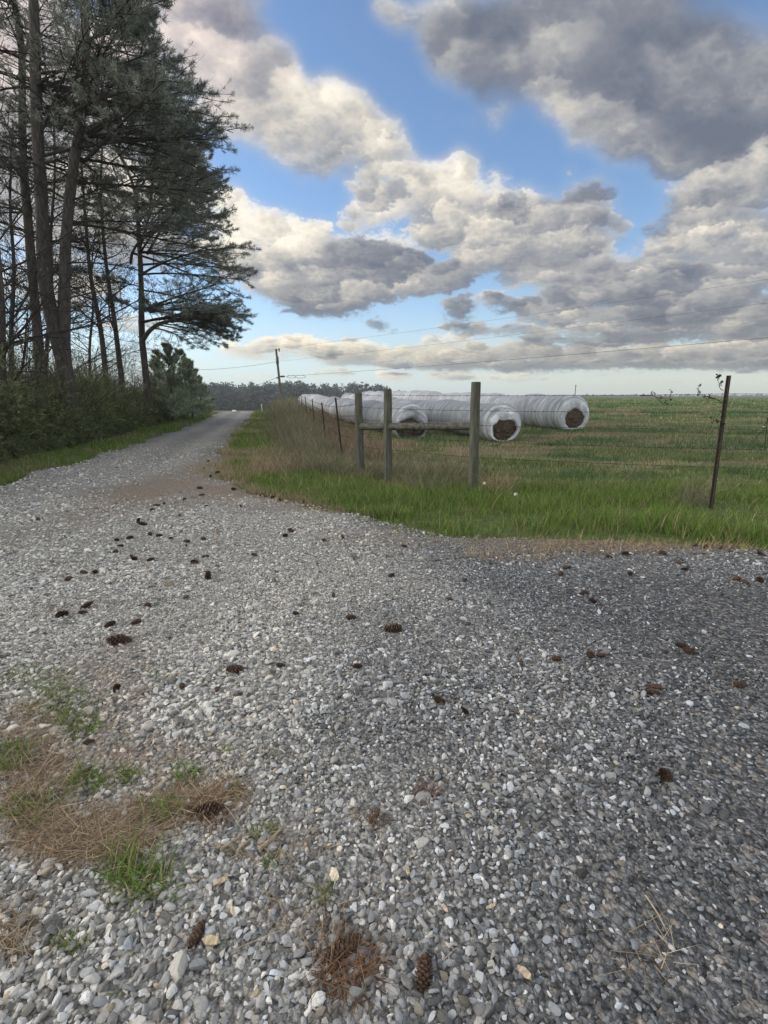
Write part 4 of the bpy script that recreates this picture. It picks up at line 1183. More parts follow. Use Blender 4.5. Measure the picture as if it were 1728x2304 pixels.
def bale_row(label, front, back, nb, R, seed, hole=(0.0, -.18, .66, .56)):
    r = np.random.default_rng(seed)
    f = np.array(front, float); b = np.array(back, float)
    ax = np.array([b[0] - f[0], b[1] - f[1], 0]); Ltot = np.linalg.norm(ax); ax /= Ltot
    sd_ = np.array([ax[1], -ax[0], 0])
    root = empty('wrapped_bale_row', (f[0], f[1], float(HT(f[0], f[1]))), label, 'wrapped bales', 'plastic wrapped rows of round bales')
    base = np.array(root.location)
    m = 48; per = 14
    th = np.linspace(0, 2 * math.pi, m, endpoint=False)
    blen = Ltot / nb
    S_, RR, OX, OZ = [], [], [], []
    sc = np.clip(r.normal(1, .045, nb), .92, 1.09); ox = np.cumsum(r.normal(0, .075, nb)); ox -= np.linspace(0, ox[-1], nb); oz = r.normal(0, .045, nb); sc[0] = sc[1] = 1.02; ox[0] = oz[0] = 0
    for i in range(nb):
        for j in range(per):
            q = j / per
            S_.append((i + q) * blen)
            k = min(q, 1 - q) * 2
            if i == 0 and q < .5: k = 1
            RR.append(R * (sc[i] * (.86 + .14 * (1 - (1 - min(1, k * 1.2)) ** 2.2))))
            e = min(1, q * 2.5) if i > 0 else 1
            OX.append(ox[i - 1] + (ox[i] - ox[i - 1]) * e if i else ox[0]); OZ.append(oz[i] * e + (oz[i - 1] * (1 - e) if i else 0))
    S_, RR, OX, OZ = map(np.array, (S_, RR, OX, OZ))
    ring_v = []
    def ring(s, rad, ox_, oz_, flat=1.0, cx=0, cz=0, wob=0):
        ct, sn = np.cos(th), np.sin(th)
        w = 1 + .012 * (fbm(np.full(m, s * 3.1 + seed), ct * 1.5 + 7, 11, 3) - .5) * 2 + .02 * (fbm(np.full(m, s * 9.0), th * 1.1, 13, 3) - .5)
        z = sn * rad * w; z = np.where(z < -.80 * R, -.80 * R + (z + .80 * R) * .25, z)
        xx = ct * rad * w * 1.02 + cx; zz = z + cz
        gx_, gy_ = f[0] + ax[0] * s, f[1] + ax[1] * s
        z0 = float(HT(gx_, gy_)) + R * .84
        return np.array([gx_, gy_, z0]) + (xx + ox_)[:, None] * sd_ + (zz + oz_)[:, None] * np.array([0, 0, 1.]) - base
    V = []; rv = []; hx, hz, ha, hb = hole
    jag = 1 + .22 * (fbm(np.cos(th) * 1.6 + seed, np.sin(th) * 1.6, 15, 3) - .5) * 2
    def open_ring(s, fr):
        """between the rim (fr=0) and the torn opening (fr=1)"""
        outer = ring(s, RR[0] * (1 - .08 * fr), OX[0], OZ[0])
        ct, sn = np.cos(th), np.sin(th)
        gx_, gy_ = f[0] + ax[0] * s, f[1] + ax[1] * s
        z0 = float(HT(gx_, gy_)) + R * .84
        inn = np.array([gx_, gy_, z0]) + ((hx + ct * ha * jag) * R)[:, None] * sd_ + (np.maximum((hz + sn * hb * jag), -.80) * R)[:, None] * np.array([0, 0, 1.]) - base
        return outer * (1 - fr) + inn * fr
    for s, fr in ((-.06, 1.0), (-.13, .98), (-.17, .86), (-.185, .66), (-.165, .42), (-.12, .22), (-.05, .08)):
        V.append(open_ring(s, fr)); rv.append(s)
    for i in range(len(S_)):
        V.append(ring(S_[i], RR[i], OX[i], OZ[i])); rv.append(S_[i])
    for s, q in ((Ltot, .93), (Ltot + .06, .8), (Ltot + .09, .4), (Ltot + .09, .02)):
        V.append(ring(s, R * q, OX[-1], OZ[-1])); rv.append(s)
    n = len(V); Vc = np.concatenate(V)
    i = np.arange(n - 1)[:, None] * m; k = np.arange(m)[None]; k2 = (k + 1) % m
    F = np.stack([i + k, i + m + k, i + m + k2, i + k2], -1).reshape(-1, 4)
    mb = MB(); mb.add(Vc, F)
    o = mb.build('plastic_wrap', MAT_WRAP, root, True)
    br_ = np.random.default_rng(seed + 40).uniform(.74, 1.12, nb + 2)[np.clip(((np.array(rv) + .02) / blen).astype(int), 0, nb)]; br_[:8] = 1.12
    for nm, val in (('bale', np.repeat(br_, m)), ('ring', np.repeat(np.array(rv) + seed * 7, m)), ('turn', np.tile(np.abs(th - math.pi), n))):
        a = o.data.attributes.new(nm, 'FLOAT', 'POINT'); a.data.foreach_set('value', val.astype(np.float32))
    # the hay showing in the torn front end
    hb_ = MB(); nr = 12; HV = []
    gx_, gy_ = f[0], f[1]; z0 = float(HT(gx_, gy_)) + R * .84
    for q in np.linspace(0, 1, nr):
        ct, sn = np.cos(th), np.sin(th)
        dep = -.15 + .12 * q ** 2 + (fbm(ct * q * 5 + seed, sn * q * 5, 17, 4) - .5) * .16
        HV.append(np.array([gx_, gy_, z0]) + (hx * R * (1 - q) + ct * q * R * .84)[:, None] * sd_ + np.maximum(hz * R * (1 - q) + sn * q * R * .84, -.79 * R)[:, None] * np.array([0, 0, 1.]) + dep[:, None] * ax - base)
    i = np.arange(nr - 1)[:, None] * m
    hb_.add(np.concatenate(HV), np.stack([i + k, i + k2, i + m + k2, i + m + k], -1).reshape(-1, 4))
    hb_.build('hay', MAT_HAY, root, False)
    return root


bale_row('white wrapped bale row nearest the fence, its open end low behind the wooden brace', (1.0, 19.0), (-7.6, 48), 15, .69, 3, (0, -.46, .86, .62))
bale_row('white wrapped bale row ending just right of the tallest wooden post', (4.2, 17.6), (-3.6, 49), 16, .70, 4, (.05, -.28, .70, .50))
bale_row('white wrapped bale row farthest right in the pasture, ending alone on the grass', (8.5, 22.5), (-2.4, 63), 20, .84, 5, (.08, -.22, .62, .52))


# ------------------------------------------------------------------ fence
def wood_material():
    m = M('weathered_post', .95, .1)
    p = m.obj()
    g = m.noise(m.mapping(p, (34, 34, 1.6)), 1.5, 7, .7); s = m.noise(p, 3.2, 5, .6); cr = m.noise(m.mapping(p, (60, 60, 1.1)), 1.2, 4, .8)
    c = m.ramp(g, [(.30, (.048, .046, .036)), (.5, (.115, .112, .088)), (.68, (.20, .195, .158))])
    c = m.mix(m.math('MULTIPLY', m.math('SUBTRACT', s, .52), 3, clamp=True), c, (.088, .10, .07))
    c = m.mix(m.math('MULTIPLY', m.math('SUBTRACT', cr, .60), 9, clamp=True), c, (.030, .027, .022))
    m.color(c); m.bump(m.math('ADD', g, m.math('MULTIPLY', cr, -.7)), 1.0, .012)
    return m.m


MAT_WOOD = wood_material()
MAT_RAIL = bark_material('dark_rail', (.055, .053, .046), (.19, .185, .16), (9, 9, 9))
mt = M('rusty_steel', .75, .35); n_ = mt.noise(mt.obj(), 26, 5, .7)
mt.color(mt.ramp(n_, [(.35, (.018, .016, .015)), (.55, (.045, .034, .028)), (.72, (.115, .060, .034))])); mt.bump(n_, .4, .004); MAT_RUST = mt.m
mt = M('galvanised_wire', .8, .2); n_ = mt.noise(mt.obj(), 14, 4); mt.color(mt.ramp(n_, [(.4, (.035, .028, .024)), (.6, (.075, .07, .068))])); MAT_WIRE = mt.m


def log(mb, a, b, ra, rb, seed, sides=22, k=16, cap=True):
    """a weathered round post between two points, with a flat sawn end"""
    a, b = np.array(a, float), np.array(b, float)
    C = a + (b - a) * np.linspace(0, 1, k)[:, None]
    C = C + (np.random.default_rng(seed).normal(0, .0025, C.shape))
    R = np.linspace(ra, rb, k)
    V, F = tubes(C[None], R[None], sides)
    th = np.tile(np.arange(sides), k) / sides * 2 * math.pi
    V = C.repeat(sides, 0) + (V - C.repeat(sides, 0)) * (1 + .09 * (fbm(np.cos(th) * 2.2 + seed, np.sin(th) * 2.2, 23, 3) - .5) * 2 + .03 * (fbm(th * 5, np.repeat(np.arange(k), sides) * .1, 29, 2) - .5))[:, None]
    mb.add(V, F)
    for e, c0, s in ((k - 1, b, 1), (0, a, -1)):
        rim = V[e * sides:(e + 1) * sides]; d = unit(b - a) * s
        inner = c0 + (rim - c0) * .90 + d * .008
        ctr = c0 + d * .006
        W = np.concatenate([rim, inner, ctr[None]])
        i = np.arange(sides); j = (i + 1) % sides
        mb.add(W, np.stack([i, j, sides + j, sides + i], 1)); mb.add(W, np.stack([sides + i, sides + j, np.full(sides, 2 * sides)], 1))


def post_at(u0, v0, u1, v1):
    b = ground_at(np.array([u0]), np.array([v0]))[0]; t = PX(np.array([u1]), np.array([v1]), b[1])[0]
    return b, t


pL = post_at(813, 1073, 806, 885); pM = post_at(873, 1083, 873, 877); pR = post_at(1064, 1106, 1071, 860)
brace = empty('fence_brace', pM[0], 'weathered wooden fence brace of three round posts joined by two rails', 'fence brace')
for i, ((b, t), rr, lab) in enumerate(((pL, .077, 'left post of the brace, slightly tilted'), (pM, .077, 'middle post of the brace with a pale bolt near its top'), (pR, .076, 'tallest post of the brace, at its right end'))):
    mb = MB(); log(mb, b - [0, 0, .3] + (b - t) * .0, t, rr * 1.08, rr * .95, 60 + i)
    o = mb.build('wooden_post', MAT_WOOD, brace, False, pM[0]); o['label'] = lab
    o.data.polygons.foreach_set('use_smooth', np.ones(len(o.data.polygons), bool))
def on_post(p, z): return p[0] + (p[1] - p[0]) * ((z - p[0][2]) / (p[1][2] - p[0][2]))
zl = PX(np.array([812]), np.array([960]), pL[0][1])[0][2]; zm = PX(np.array([873]), np.array([960]), pM[0][1])[0][2]; zr = PX(np.array([1066]), np.array([959]), pR[0][1])[0][2]
for i, (a, b) in enumerate(((on_post(pL, zl), on_post(pM, zm)), (on_post(pM, zm), on_post(pR, zr)))):
    d = unit(b - a); mb = MB(); log(mb, a + d * .062, b - d * .062, .066, .064, 70 + i, 16, 14)
    mb.build('brace_rail', MAT_RAIL, brace, True, pM[0])
mb = MB(); bp = on_post(pM, pM[1][2] - .075); hd = unit(np.array([0, 0, EYE]) - bp) * np.array([1, 1, 0]); hd = unit(hd)
mb.add(*tubes(np.array([[bp + hd * .066, bp + hd * .080, bp + hd * .084]]), np.array([[.013, .013, .001]]), 8)); mb.build('bolt', MAT_WIRE, brace, True, pM[0])


def t_post_mesh(mb, b, t, w=.024):
    """steel T-post: flange, stem and studs"""
    b, t = np.array(b, float), np.array(t, float); d = unit(t - b)
    x = unit(np.cross(d, np.array([0, 1., 0]))); y = np.cross(d, x)
    prof = np.array([(-w, -.004), (w, -.004), (w, .003), (.004, .003), (.004, .036), (-.004, .036), (-.004, .003), (-w, .003)])
    k = len(prof); V = np.concatenate([e + prof[:, :1] * x + prof[:, 1:] * y for e in (b, t)])
    i = np.arange(k); j = (i + 1) % k
    mb.add(V, np.stack([i, j, k + j, k + i], 1)); mb.add(V[k:], np.array([[0, 1, 2, 7], [3, 4, 5, 6], [2, 3, 6, 7]]))
    n = int(np.linalg.norm(t - b) / .054)
    for q in range(n):
        c = b + (t - b) * (q + .5) / n - y * .007
        s = .006
        P = np.array([[c - x * s * 1.6 - d * s, c + x * s * 1.6 - d * s, c + x * s * 1.6 + d * s, c - x * s * 1.6 + d * s]])[0]
        Q = P - y * .006
        mb.add(np.concatenate([P, Q]), np.array([[4, 5, 6, 7], [0, 1, 5, 4], [1, 2, 6, 5], [2, 3, 7, 6], [3, 0, 4, 7]]))


def wire_mesh(mb, pts, r=.0026, sag=.01, barbs=True, seed=1, step=.13):
    rg = np.random.default_rng(seed)
    for a, b in zip(pts[:-1], pts[1:]):
        a, b = np.array(a, float), np.array(b, float); L = np.linalg.norm(b - a)
        k = max(5, int(L / .6)); t = np.linspace(0, 1, k)[:, None]
        C = a + (b - a) * t; C[:, 2] -= sag * L * .25 * 4 * (t * (1 - t))[:, 0]
        mb.add(*tubes(C[None], np.full((1, k), r), 4))
        if barbs:
            n = int(L / step); tt_ = (np.arange(n) + .5) / n
            P = a + (b - a) * tt_[:, None]; P[:, 2] -= sag * L * .25 * 4 * tt_ * (1 - tt_)
            for sg in (0, 1):
                d = unit(rg.normal(size=(n, 3)) + np.array([0, 0, .6 if sg else -.2])) * .017
                mb.add(*tubes(np.stack([P - d, P + d], 1), np.full((n, 2), r * .62), 3))
            d = unit(b - a) * .008; mb.add(*tubes(np.stack([P - d, P + d], 1), np.full((n, 2), r * 1.8), 4))


WZ = (1.54, 1.31, 1.085, .83, .58)
# roadside run, back along the road
run = empty('wire_fence', (float(fence_x(12.4)), 12.4, float(HT(fence_x(12.4), 12.4))), 'barbed wire fence on thin steel posts running back beside the gravel road', 'fence')
tops = []
for i, yy in enumerate((12.4, 17.1, 22.9, 29.6, 36, 41.6, 47, 52.5, 58, 64)):
    xx = float(fence_x(yy)); zz = float(HT(xx, yy)); h = (1.53, 1.36, 1.40, 1.38, 1.42, 1.36, 1.40, 1.38, 1.40, 1.40)[i]
    lean = (.16, .125, .09, .08, .07, .03, .06, .08, .03, .05)[i]
    b = np.array([xx, yy, zz - .2]); t = np.array([xx - lean, yy, zz + h])
    mb = MB(); t_post_mesh(mb, b, t, .022); mb.build('steel_post', MAT_RUST, run, False, run.location[:]); tops.append((b, t, zz))
for k, z in enumerate((1.30, 1.08, .86, .62, .40)):
    pts = [on_post(pL, pL[0][2] + z + .10)]
    for b, t, zz in tops:
        pts.append(b + (t - b) * ((z + .2) / (t[2] - b[2])))
    mb = MB(); wire_mesh(mb, pts, .0028, .01, k < 4 and True, 80 + k, .16); mb.build('barbed_wire', MAT_WIRE, run, False, run.location[:])
# run along the drive, from the brace past the leaning post
tb_, tt2 = post_at(1599, 1145, 1640, 845)
nb_ = np.array([9.6, 5.15, float(HT(9.6, 5.15))]); nt_ = nb_ + np.array([.12, 0, 1.55])
run2 = empty('wire_fence', tb_, 'barbed wire fence along the drive with one dark leaning steel post', 'fence')
mb = MB(); t_post_mesh(mb, tb_ - (tt2 - tb_) * .12, tt2, .029); mb.build('steel_post', MAT_RUST, run2, False, tb_)
for k, z in enumerate(WZ):
    f_ = lambda b, t: b + (t - b) * ((z - b[2]) / (t[2] - b[2]))
    pts = [on_post(pL, z + .02) + np.array([.02, -.08, 0]), on_post(pM, z + .01) + np.array([0, -.085, 0]), on_post(pR, z - .01) + np.array([.03, -.085, 0]), f_(tb_, tt2) - np.array([0, .045, 0]), f_(nb_, nt_)]
    mb = MB(); wire_mesh(mb, pts, .0027, .012, True, 90 + k); mb.build('barbed_wire', MAT_WIRE, run2, False, tb_)
# dry vine in the top wire by the leaning post
r_ = np.random.default_rng(95)
vb = MB(); wp = on_post((tb_, tt2), 1.50)
P0 = np.array([wp + [-.05, -.05, -.1], wp + [-.08, -.05, .08], wp + [-1.0, .25, .02], wp + [.6, -.1, .02], wp + [.02, -.05, -.35]])
D = np.array([[-1, .25, .2], [-1, .2, -.02], [1, -.2, -.25], [1, -.2, -.15], [-.3, 0, .5]], float)
lv = ramify(P0, D, np.array([.42, .26, .5, .22, .20]), np.full(5, .005), 2, r_, (5, 3), .0, .6, (.5, 1.3), 7, .2, .32)
for C, R in lv: vb.add(*tubes(C, np.maximum(R, .0025), 4), np.array([.045, .035, .028]))
q = np.concatenate([lv[1][0][:, -1], lv[2][0][:, -1], lv[0][0][:, 2:].reshape(-1, 3)]); q = q[r_.random(len(q)) < .55]
vb.add(*leaves(q, r_, .045, (.06, .05, .025), .012))
vn = vb.build('vine', LEAF, None, False, wp); tag(vn, 'dry leafy vine tangled in the top wire by the leaning post', 'vine')
# dead grass grown round the leaning post
# marker stakes with flagging at the right
sb = ground_at(np.array([1690.]), np.array([1003.]))[0]; st_ = PX(np.array([1733.]), np.array([938.]), sb[1] - .4)[0]
stake = empty('stake', sb, 'thin dark leaning stake tied with pink flagging at the right edge', 'stake')
mb = MB(); mb.add(*tubes(np.array([[sb - (st_ - sb) * .1, sb + (st_ - sb) * .5, st_]]), np.full((1, 3), .011), 6)); mb.build('rod', MAT_RUST, stake, True, sb)
fl = M('pink_flagging', .6, .2); fl.color(fl.ramp(fl.noise(fl.obj(), 18, 3), [(.4, (.72, .26, .22)), (.6, (.85, .62, .55))]))
wt = M('insulator_plastic', .4, .4); wt.color(wt.ramp(wt.noise(wt.obj(), 30, 2), [(.4, (.70, .70, .68)), (.6, (.78, .78, .76))]))
fp = sb + (st_ - sb) * .62; mb = MB()
for k in range(5):
    a = np.linspace(0, 1, 7)[:, None]; q = fp + a * np.array([-.10 - .03 * k, -.02 * k, -.13 - .04 * (k % 3)]) + np.array([0, .012, 0]) * np.sin(a * 5 + k)
    w_ = np.array([.014, .01, .008]); V = np.concatenate([q - w_, q + w_]); i = np.arange(6); mb.add(V, np.stack([i, i + 1, 8 + i, 7 + i], 1))
mb.build('ribbon', fl.m, stake, False, sb)
mb = MB(); q = fp + (st_ - sb) * .05; mb.add(*tubes(np.array([[q - [.03, 0, .006], q, q + [.03, 0, .006]]]), np.array([[.014, .020, .014]]), 8)); mb.build('insulator', wt.m, stake, True, sb)
s2 = ground_at(np.array([1720.]), np.array([1015.]))[0]; s2t = PX(np.array([1727.]), np.array([940.]), s2[1])[0]
mb = MB(); mb.add(*tubes(np.array([[s2 - [0, 0, .1], (s2 + s2t) / 2, s2t]]), np.full((1, 3), .010), 6)); mb.add(*tubes(np.array([[s2t - [.03, 0, .02], s2t + [.03, 0, -.02]]]), np.full((1, 2), .012), 6))
tag(mb.build('stake', MAT_RUST, None, True, s2), 'upright thin dark stake beside the one with pink flagging', 'stake')
s3 = PX(np.array([1292.]), np.array([906.]), 46)[0]; s3[2] = HT(s3[0], s3[1]) - .1
mb = MB(); mb.add(*tubes(np.array([[s3, s3 + [0, 0, .9], s3 + [.02, 0, 2.15]]]), np.full((1, 3), .03), 6)); mb.add(*tubes(np.array([[s3 + [-.03, 0, 2.1], s3 + [.07, 0, 2.1]]]), np.full((1, 2), .035), 6))
tag(mb.build('stake', MAT_RUST, None, True, s3), 'tiny upright stake on the skyline right of the bale rows', 'stake')

# ------------------------------------------------------------------ utility pole and its wires
mp = M('grey_pole_wood', .9, .15); n_ = mp.noise(mp.mapping(mp.obj(), (20, 20, 1)), 1.2, 5); mp.color(mp.ramp(n_, [(.35, (.085, .07, .06)), (.65, (.18, .155, .135))])); MAT_POLE = mp.m
dk = M('dark_fitting', .6, .4); n_ = dk.noise(dk.obj(), 12, 3); dk.color(dk.ramp(n_, [(.4, (.05, .05, .055)), (.6, (.10, .10, .11))])); MAT_FIT = dk.m
lw_ = M('line_wire', .6, .3); n_ = lw_.noise(lw_.obj(), 3, 2); lw_.color(lw_.ramp(n_, [(.4, (.06, .06, .065)), (.6, (.10, .10, .105))])); MAT_LINE = lw_.m
YP = 62.0
pb = PX(np.array([635.]), np.array([896.]), YP)[0]; pb[2] = HT(pb[0], pb[1]); ptp = PX(np.array([621.]), np.array([785.]), YP)[0]
up_ = empty('utility_pole', pb, 'leaning wooden utility pole beside the road crest', 'utility pole')
mb = MB(); log(mb, pb - [0, 0, .5], ptp, .17, .125, 5, 14, 12); mb.build('pole', MAT_POLE, up_, True, pb)
def onp(v): return pb + (ptp - pb) * ((896 - v) / (896 - 785.))
q = onp(806); mb = MB(); mb.add(*tubes(np.array([[q + [.05, -.2, -.45], q + [.05, -.2, -.42], q + [.05, -.2, .42], q + [.05, -.2, .45]]]), np.array([[.05, .17, .17, .05]]), 12)); mb.build('line_cutout', MAT_FIT, up_, True, pb)
q = onp(788); mb = MB(); mb.add(*tubes(np.array([[q, q + [.25, 0, .10], q + [.36, 0, .16]]]), np.full((1, 3), .035), 6)); mb.add(*tubes(np.array([[q + [.36, 0, -.15], q + [.36, 0, .1], q + [.36, 0, .32]]]), np.array([[.04, .09, .05]]), 8)); mb.build('insulator', MAT_FIT, up_, True, pb)
q = onp(836); mb = MB(); mb.add(*tubes(np.array([[q + [.1, 0, 0], q + [.25, 0, .02], q + [.62, 0, .03], q + [.7, 0, .03]]]), np.array([[.03, .11, .11, .03]]), 8)); mb.add(*tubes(np.array([[q + [-.12, -.1, -.16], q + [-.22, -.1, -.14], q + [-.34, -.1, -.12]]]), np.array([[.04, .11, .03]]), 8)); mb.build('clamp', MAT_FIT, up_, True, pb)
mb = MB()
for k_, w_ in ((1.0, 1.1), (2.1, 1.3)):
    a = np.linspace(0, 2 * math.pi, 15)[:, None]; c = q + [k_ + .5, 0, .0]
    mb.add(*tubes((c + np.concatenate([np.cos(a) * w_ * .5, a * 0, np.sin(a) * .17], 1))[None], np.full((1, 15), .022), 4))
mb.build('wire_loop', MAT_LINE, up_, True, pb)


def overhead(label, a, b, sag, rad=.018):
    a, b = np.array(a, float), np.array(b, float); t = np.linspace(0, 1, 40)[:, None]
    C = a + (b - a) * t; C[:, 2] -= sag * 4 * (t * (1 - t))[:, 0]
    mb = MB(); mb.add(*tubes(C[None], np.full((1, 40), rad), 5))
    return tag(mb.build('overhead_wire', MAT_LINE, None, True, a), label, 'wire', 'wires of the utility pole')


def toward_right(v_edge, v_mid, u_mid, a):
    """far end of a line that passes the picture's right edge; ends beyond it at the next pole's place"""
    s = .856; e = np.array([27.2, 34.6, 0.]); e[2] = PX(np.array([1728.]), np.array([float(v_edge)]), 34.6)[0][2]
    d = (e - a) / s
    return a + d * 1.25


a0 = onp(836) + [.7, 0, .03]; overhead('lowest overhead wire, sagging from the pole across the sky to the right', a0, toward_right(748, 0, 0, a0), .25, .014)
a1 = onp(789) + [.36, 0, .3]; overhead('highest overhead wire, faint across the clouds to the right', a1, toward_right(606, 0, 0, a1), .35, .008)
a2 = onp(808); overhead('middle overhead wire, between the highest and the lowest on the right', a2, toward_right(662, 0, 0, a2), .35, .008)
overhead('sagging overhead wire from the upper part of the pole to the left', onp(808), PX(np.array([330.]), np.array([828.]), 66)[0], .55, .018)
overhead('overhead wire slanting down to the left from the middle of the pole', onp(838) + [-.3, -.1, 0], PX(np.array([470.]), np.array([897.]), 110)[0], .3, .022)

# small things at the far end of the road
yb = PX(np.array([590.]), np.array([930.]), 46)[0]; yb[2] = HT(yb[0], yb[1]); ym = M('yellow_marker', .6, .3); ym.color(ym.ramp(ym.noise(ym.obj(), 6, 3), [(.4, (.52, .48, .26)), (.6, (.60, .57, .34))]))
mk = empty('marker_post', yb, 'short pale yellow marker post at the far right edge of the road', 'marker post')
mb = MB(); log(mb, yb - [0, 0, .2], yb + [-.02, 0, .70], .055, .055, 6, 12, 6); mb.build('post', ym.m, mk, True, yb)
mb = MB(); mb.add(*tubes(np.array([[yb + [-.02, 0, .66], yb + [-.02, 0, .71], yb + [-.02, 0, .75]]]), np.array([[.065, .062, .02]]), 12)); mb.build('cap', ym.m, mk, True, yb)
bx = PX(np.array([527.]), np.array([925.]), 56)[0]; gz = float(HT(bx[0], bx[1])); mbx = empty('mailbox', (bx[0], bx[1], gz), 'small white mailbox on a post at the far end of the road', 'mailbox')
mb = MB(); w_, d_, h_ = .21, .14, .15
a = np.linspace(0, math.pi, 9); prof = np.concatenate([[[d_, -h_]], np.stack([np.cos(a) * d_, np.sin(a) * .12], 1), [[-d_, -h_]]]); k = len(prof)
V = np.concatenate([bx + np.stack([np.full(k, s * w_), prof[:, 0], prof[:, 1]], 1) for s in (-1, 1)]); i = np.arange(k); j = (i + 1) % k
mb.add(V, np.stack([i, j, k + j, k + i], 1)); mb.add(np.concatenate([V[:k], [V[:k].mean(0)]]), np.stack([i, j, np.full(k, k)], 1)); mb.add(np.concatenate([V[k:], [V[k:].mean(0)]]), np.stack([i, j, np.full(k, k)], 1))
mb.build('box', wt.m, mbx, False, (bx[0], bx[1], gz))
mb = MB(); log(mb, (bx[0], bx[1], gz - .3), (bx[0], bx[1], bx[2] - h_), .05, .05, 8, 8, 4); mb.build('post', MAT_POLE, mbx, True, (bx[0], bx[1], gz))

# ------------------------------------------------------------------ dandelion clocks
dm = M('seed_fluff', .9, .05); dm.color(dm.ramp(dm.noise(dm.obj(), 90, 2), [(.4, (.62, .60, .54)), (.6, (.80, .78, .72))]))
gs = M('flower_stem', .8, .1); gs.color(gs.ramp(gs.noise(gs.obj(), 30, 2), [(.4, (.09, .13, .04)), (.6, (.14, .17, .06))]))
for u, v, h, lab in ((1089, 1112, .16, 'dandelion clock close beside the foot of the tallest wooden post'), (1159, 1136, .14, 'dandelion clock standing alone in the grass right of the brace')):
    g = ground_at(np.array([float(u)]), np.array([float(v)]))[0]
    t = empty('dandelion', g, lab, 'dandelion', 'dandelion clocks in the grass')
    mb = MB(); mb.add(*tubes(np.array([[g, g + [.01, 0, h * .5], g + [.0, 0, h]]]), np.full((1, 3), .003), 5)); mb.build('stem', gs.m, t, True, g)
    r_ = np.random.default_rng(u); d = unit(r_.normal(size=(130, 3))); c = g + np.array([0, 0, h + .012]); mb = MB()
    mb.add(*tubes(np.stack([c + d * .003, c + d * .024], 1), np.full((130, 2), .0006), 3))
    tip = c + d * .025; s = unit(np.cross(d, r_.normal(size=d.shape))); w2 = np.cross(d, s); e_ = .0075
    mb.add(np.stack([tip - s * e_, tip - w2 * e_, tip + s * e_, tip + w2 * e_], 1).reshape(-1, 3), np.arange(520).reshape(-1, 4)); mb.build('seed_head', dm.m, t, False, g)


# ------------------------------------------------------------------ pine cones on the gravel
def cone_mesh(seed, open_=1.0):
    r = np.random.default_rng(seed); mb = MB()
    Lc, Rc = .092, .021
    z = np.linspace(0, 1, 8); prof = np.sin(np.clip(z * .93 + .05, 0, 1) * math.pi) ** .6 * Rc * .62
    C = np.stack([(z - .5) * Lc, 0 * z, 0 * z], 1); mb.add(*tubes(C[None], np.maximum(prof, .003)[None], 8), np.array([.05, .03, .02]))
    n = 96
    for i in range(n):
        q = (i + .5) / n; th = i * 2.39996
        rad = (math.sin(min(1, q * .90 + .07) * math.pi) ** .55) * Rc
        tilt = (1.05 - .75 * q) * open_
        ax_ = np.array([(q - .5) * Lc, 0, 0]); o = np.array([0, math.cos(th), math.sin(th)]); tg = np.array([0, -math.sin(th), math.cos(th)])
        d = o * math.sin(tilt + .25) + np.array([math.cos(tilt + .25), 0, 0]) * 1.0; d /= np.linalg.norm(d)
        l = rad * r.uniform(.85, 1.15) * (1.05 if open_ > .8 else .7); w = rad * .44
        b0 = ax_ + o * rad * .35; tip = b0 + d * l; nn = np.cross(d, tg)
        V = np.array([b0 - tg * w * .4, b0 + tg * w * .4, tip + tg * w, tip - tg * w, tip + d * l * .22 + nn * .002, tip + nn * .003, b0 + nn * .003])
        base = np.array([.045, .028, .020]) * math.exp(r.normal(0, .2)); tipc = np.array([.098, .062, .045]) * math.exp(r.normal(0, .2))
        Cc = np.array([base, base, tipc, tipc, tipc * 1.15, tipc, base])
        mb.add(V, np.array([[0, 1, 2, 3]]), Cc); mb.add(V, np.array([[3, 2, 4], [2, 5, 4], [5, 3, 4], [0, 3, 5], [1, 5, 2]]), Cc)
    return mb


CONE = attr_mat('cone_scale', .85, .15, 0, .25, 90)
protos = [cone_mesh(i, (1.15, 1.0, .8)[i]).build('pine_cone', CONE) for i in range(3)]
CL = {'road': ('dark pine cone among the loose stones of the gravel drive, away from the grass', 'pine cones scattered over the open gravel'),
      'row': ('small dark pine cone in the drift of cones by the worn dirt of the road', 'pine cones in the drift along the worn dirt'),
      'edge': ('tiny dark pine cone on the gravel near the pasture grass at right', 'pine cones near the edge of the pasture grass')}
CONES = [(450, 1258, 1.15, 70, 'upright greyish pine cone standing out alone on the pale gravel'), (258, 1400, 1.5, 25, 'long dark reddish pine cone lying flat on the pale gravel at left'),
         (758, 1347, 1.0, 10, 'reddish pine cone left of the larger one near the middle of the drive'), (848, 1373, 1.35, 5, 'large dark pine cone near the middle of the drive'),
         (508, 1463, 1.25, 12, 'dark reddish pine cone lying across the gravel below the middle left'), (427, 2046, .85, 80, 'dark pine cone pointing at the viewer among the big stones at lower left'),
         (915, 2133, .90, 75, 'dark pine cone nearest the viewer at the bottom of the drive'), (450, 1775, 1.1, 15, 'spread dark pine cone lying in the dead straw at left'),
         (720, 1298, .75, 85, 'small pine cone standing on end left of the middle of the drive'), (845, 1253, .75, 10, 'single dark pine cone on the far middle of the drive'),
         (1593, 1495, .80, 10, 'dark round pine cone near the right edge of the drive'), (738, 2085, 1.3, 30, 'broken open pine cone in red needles at the bottom left of the drive')]
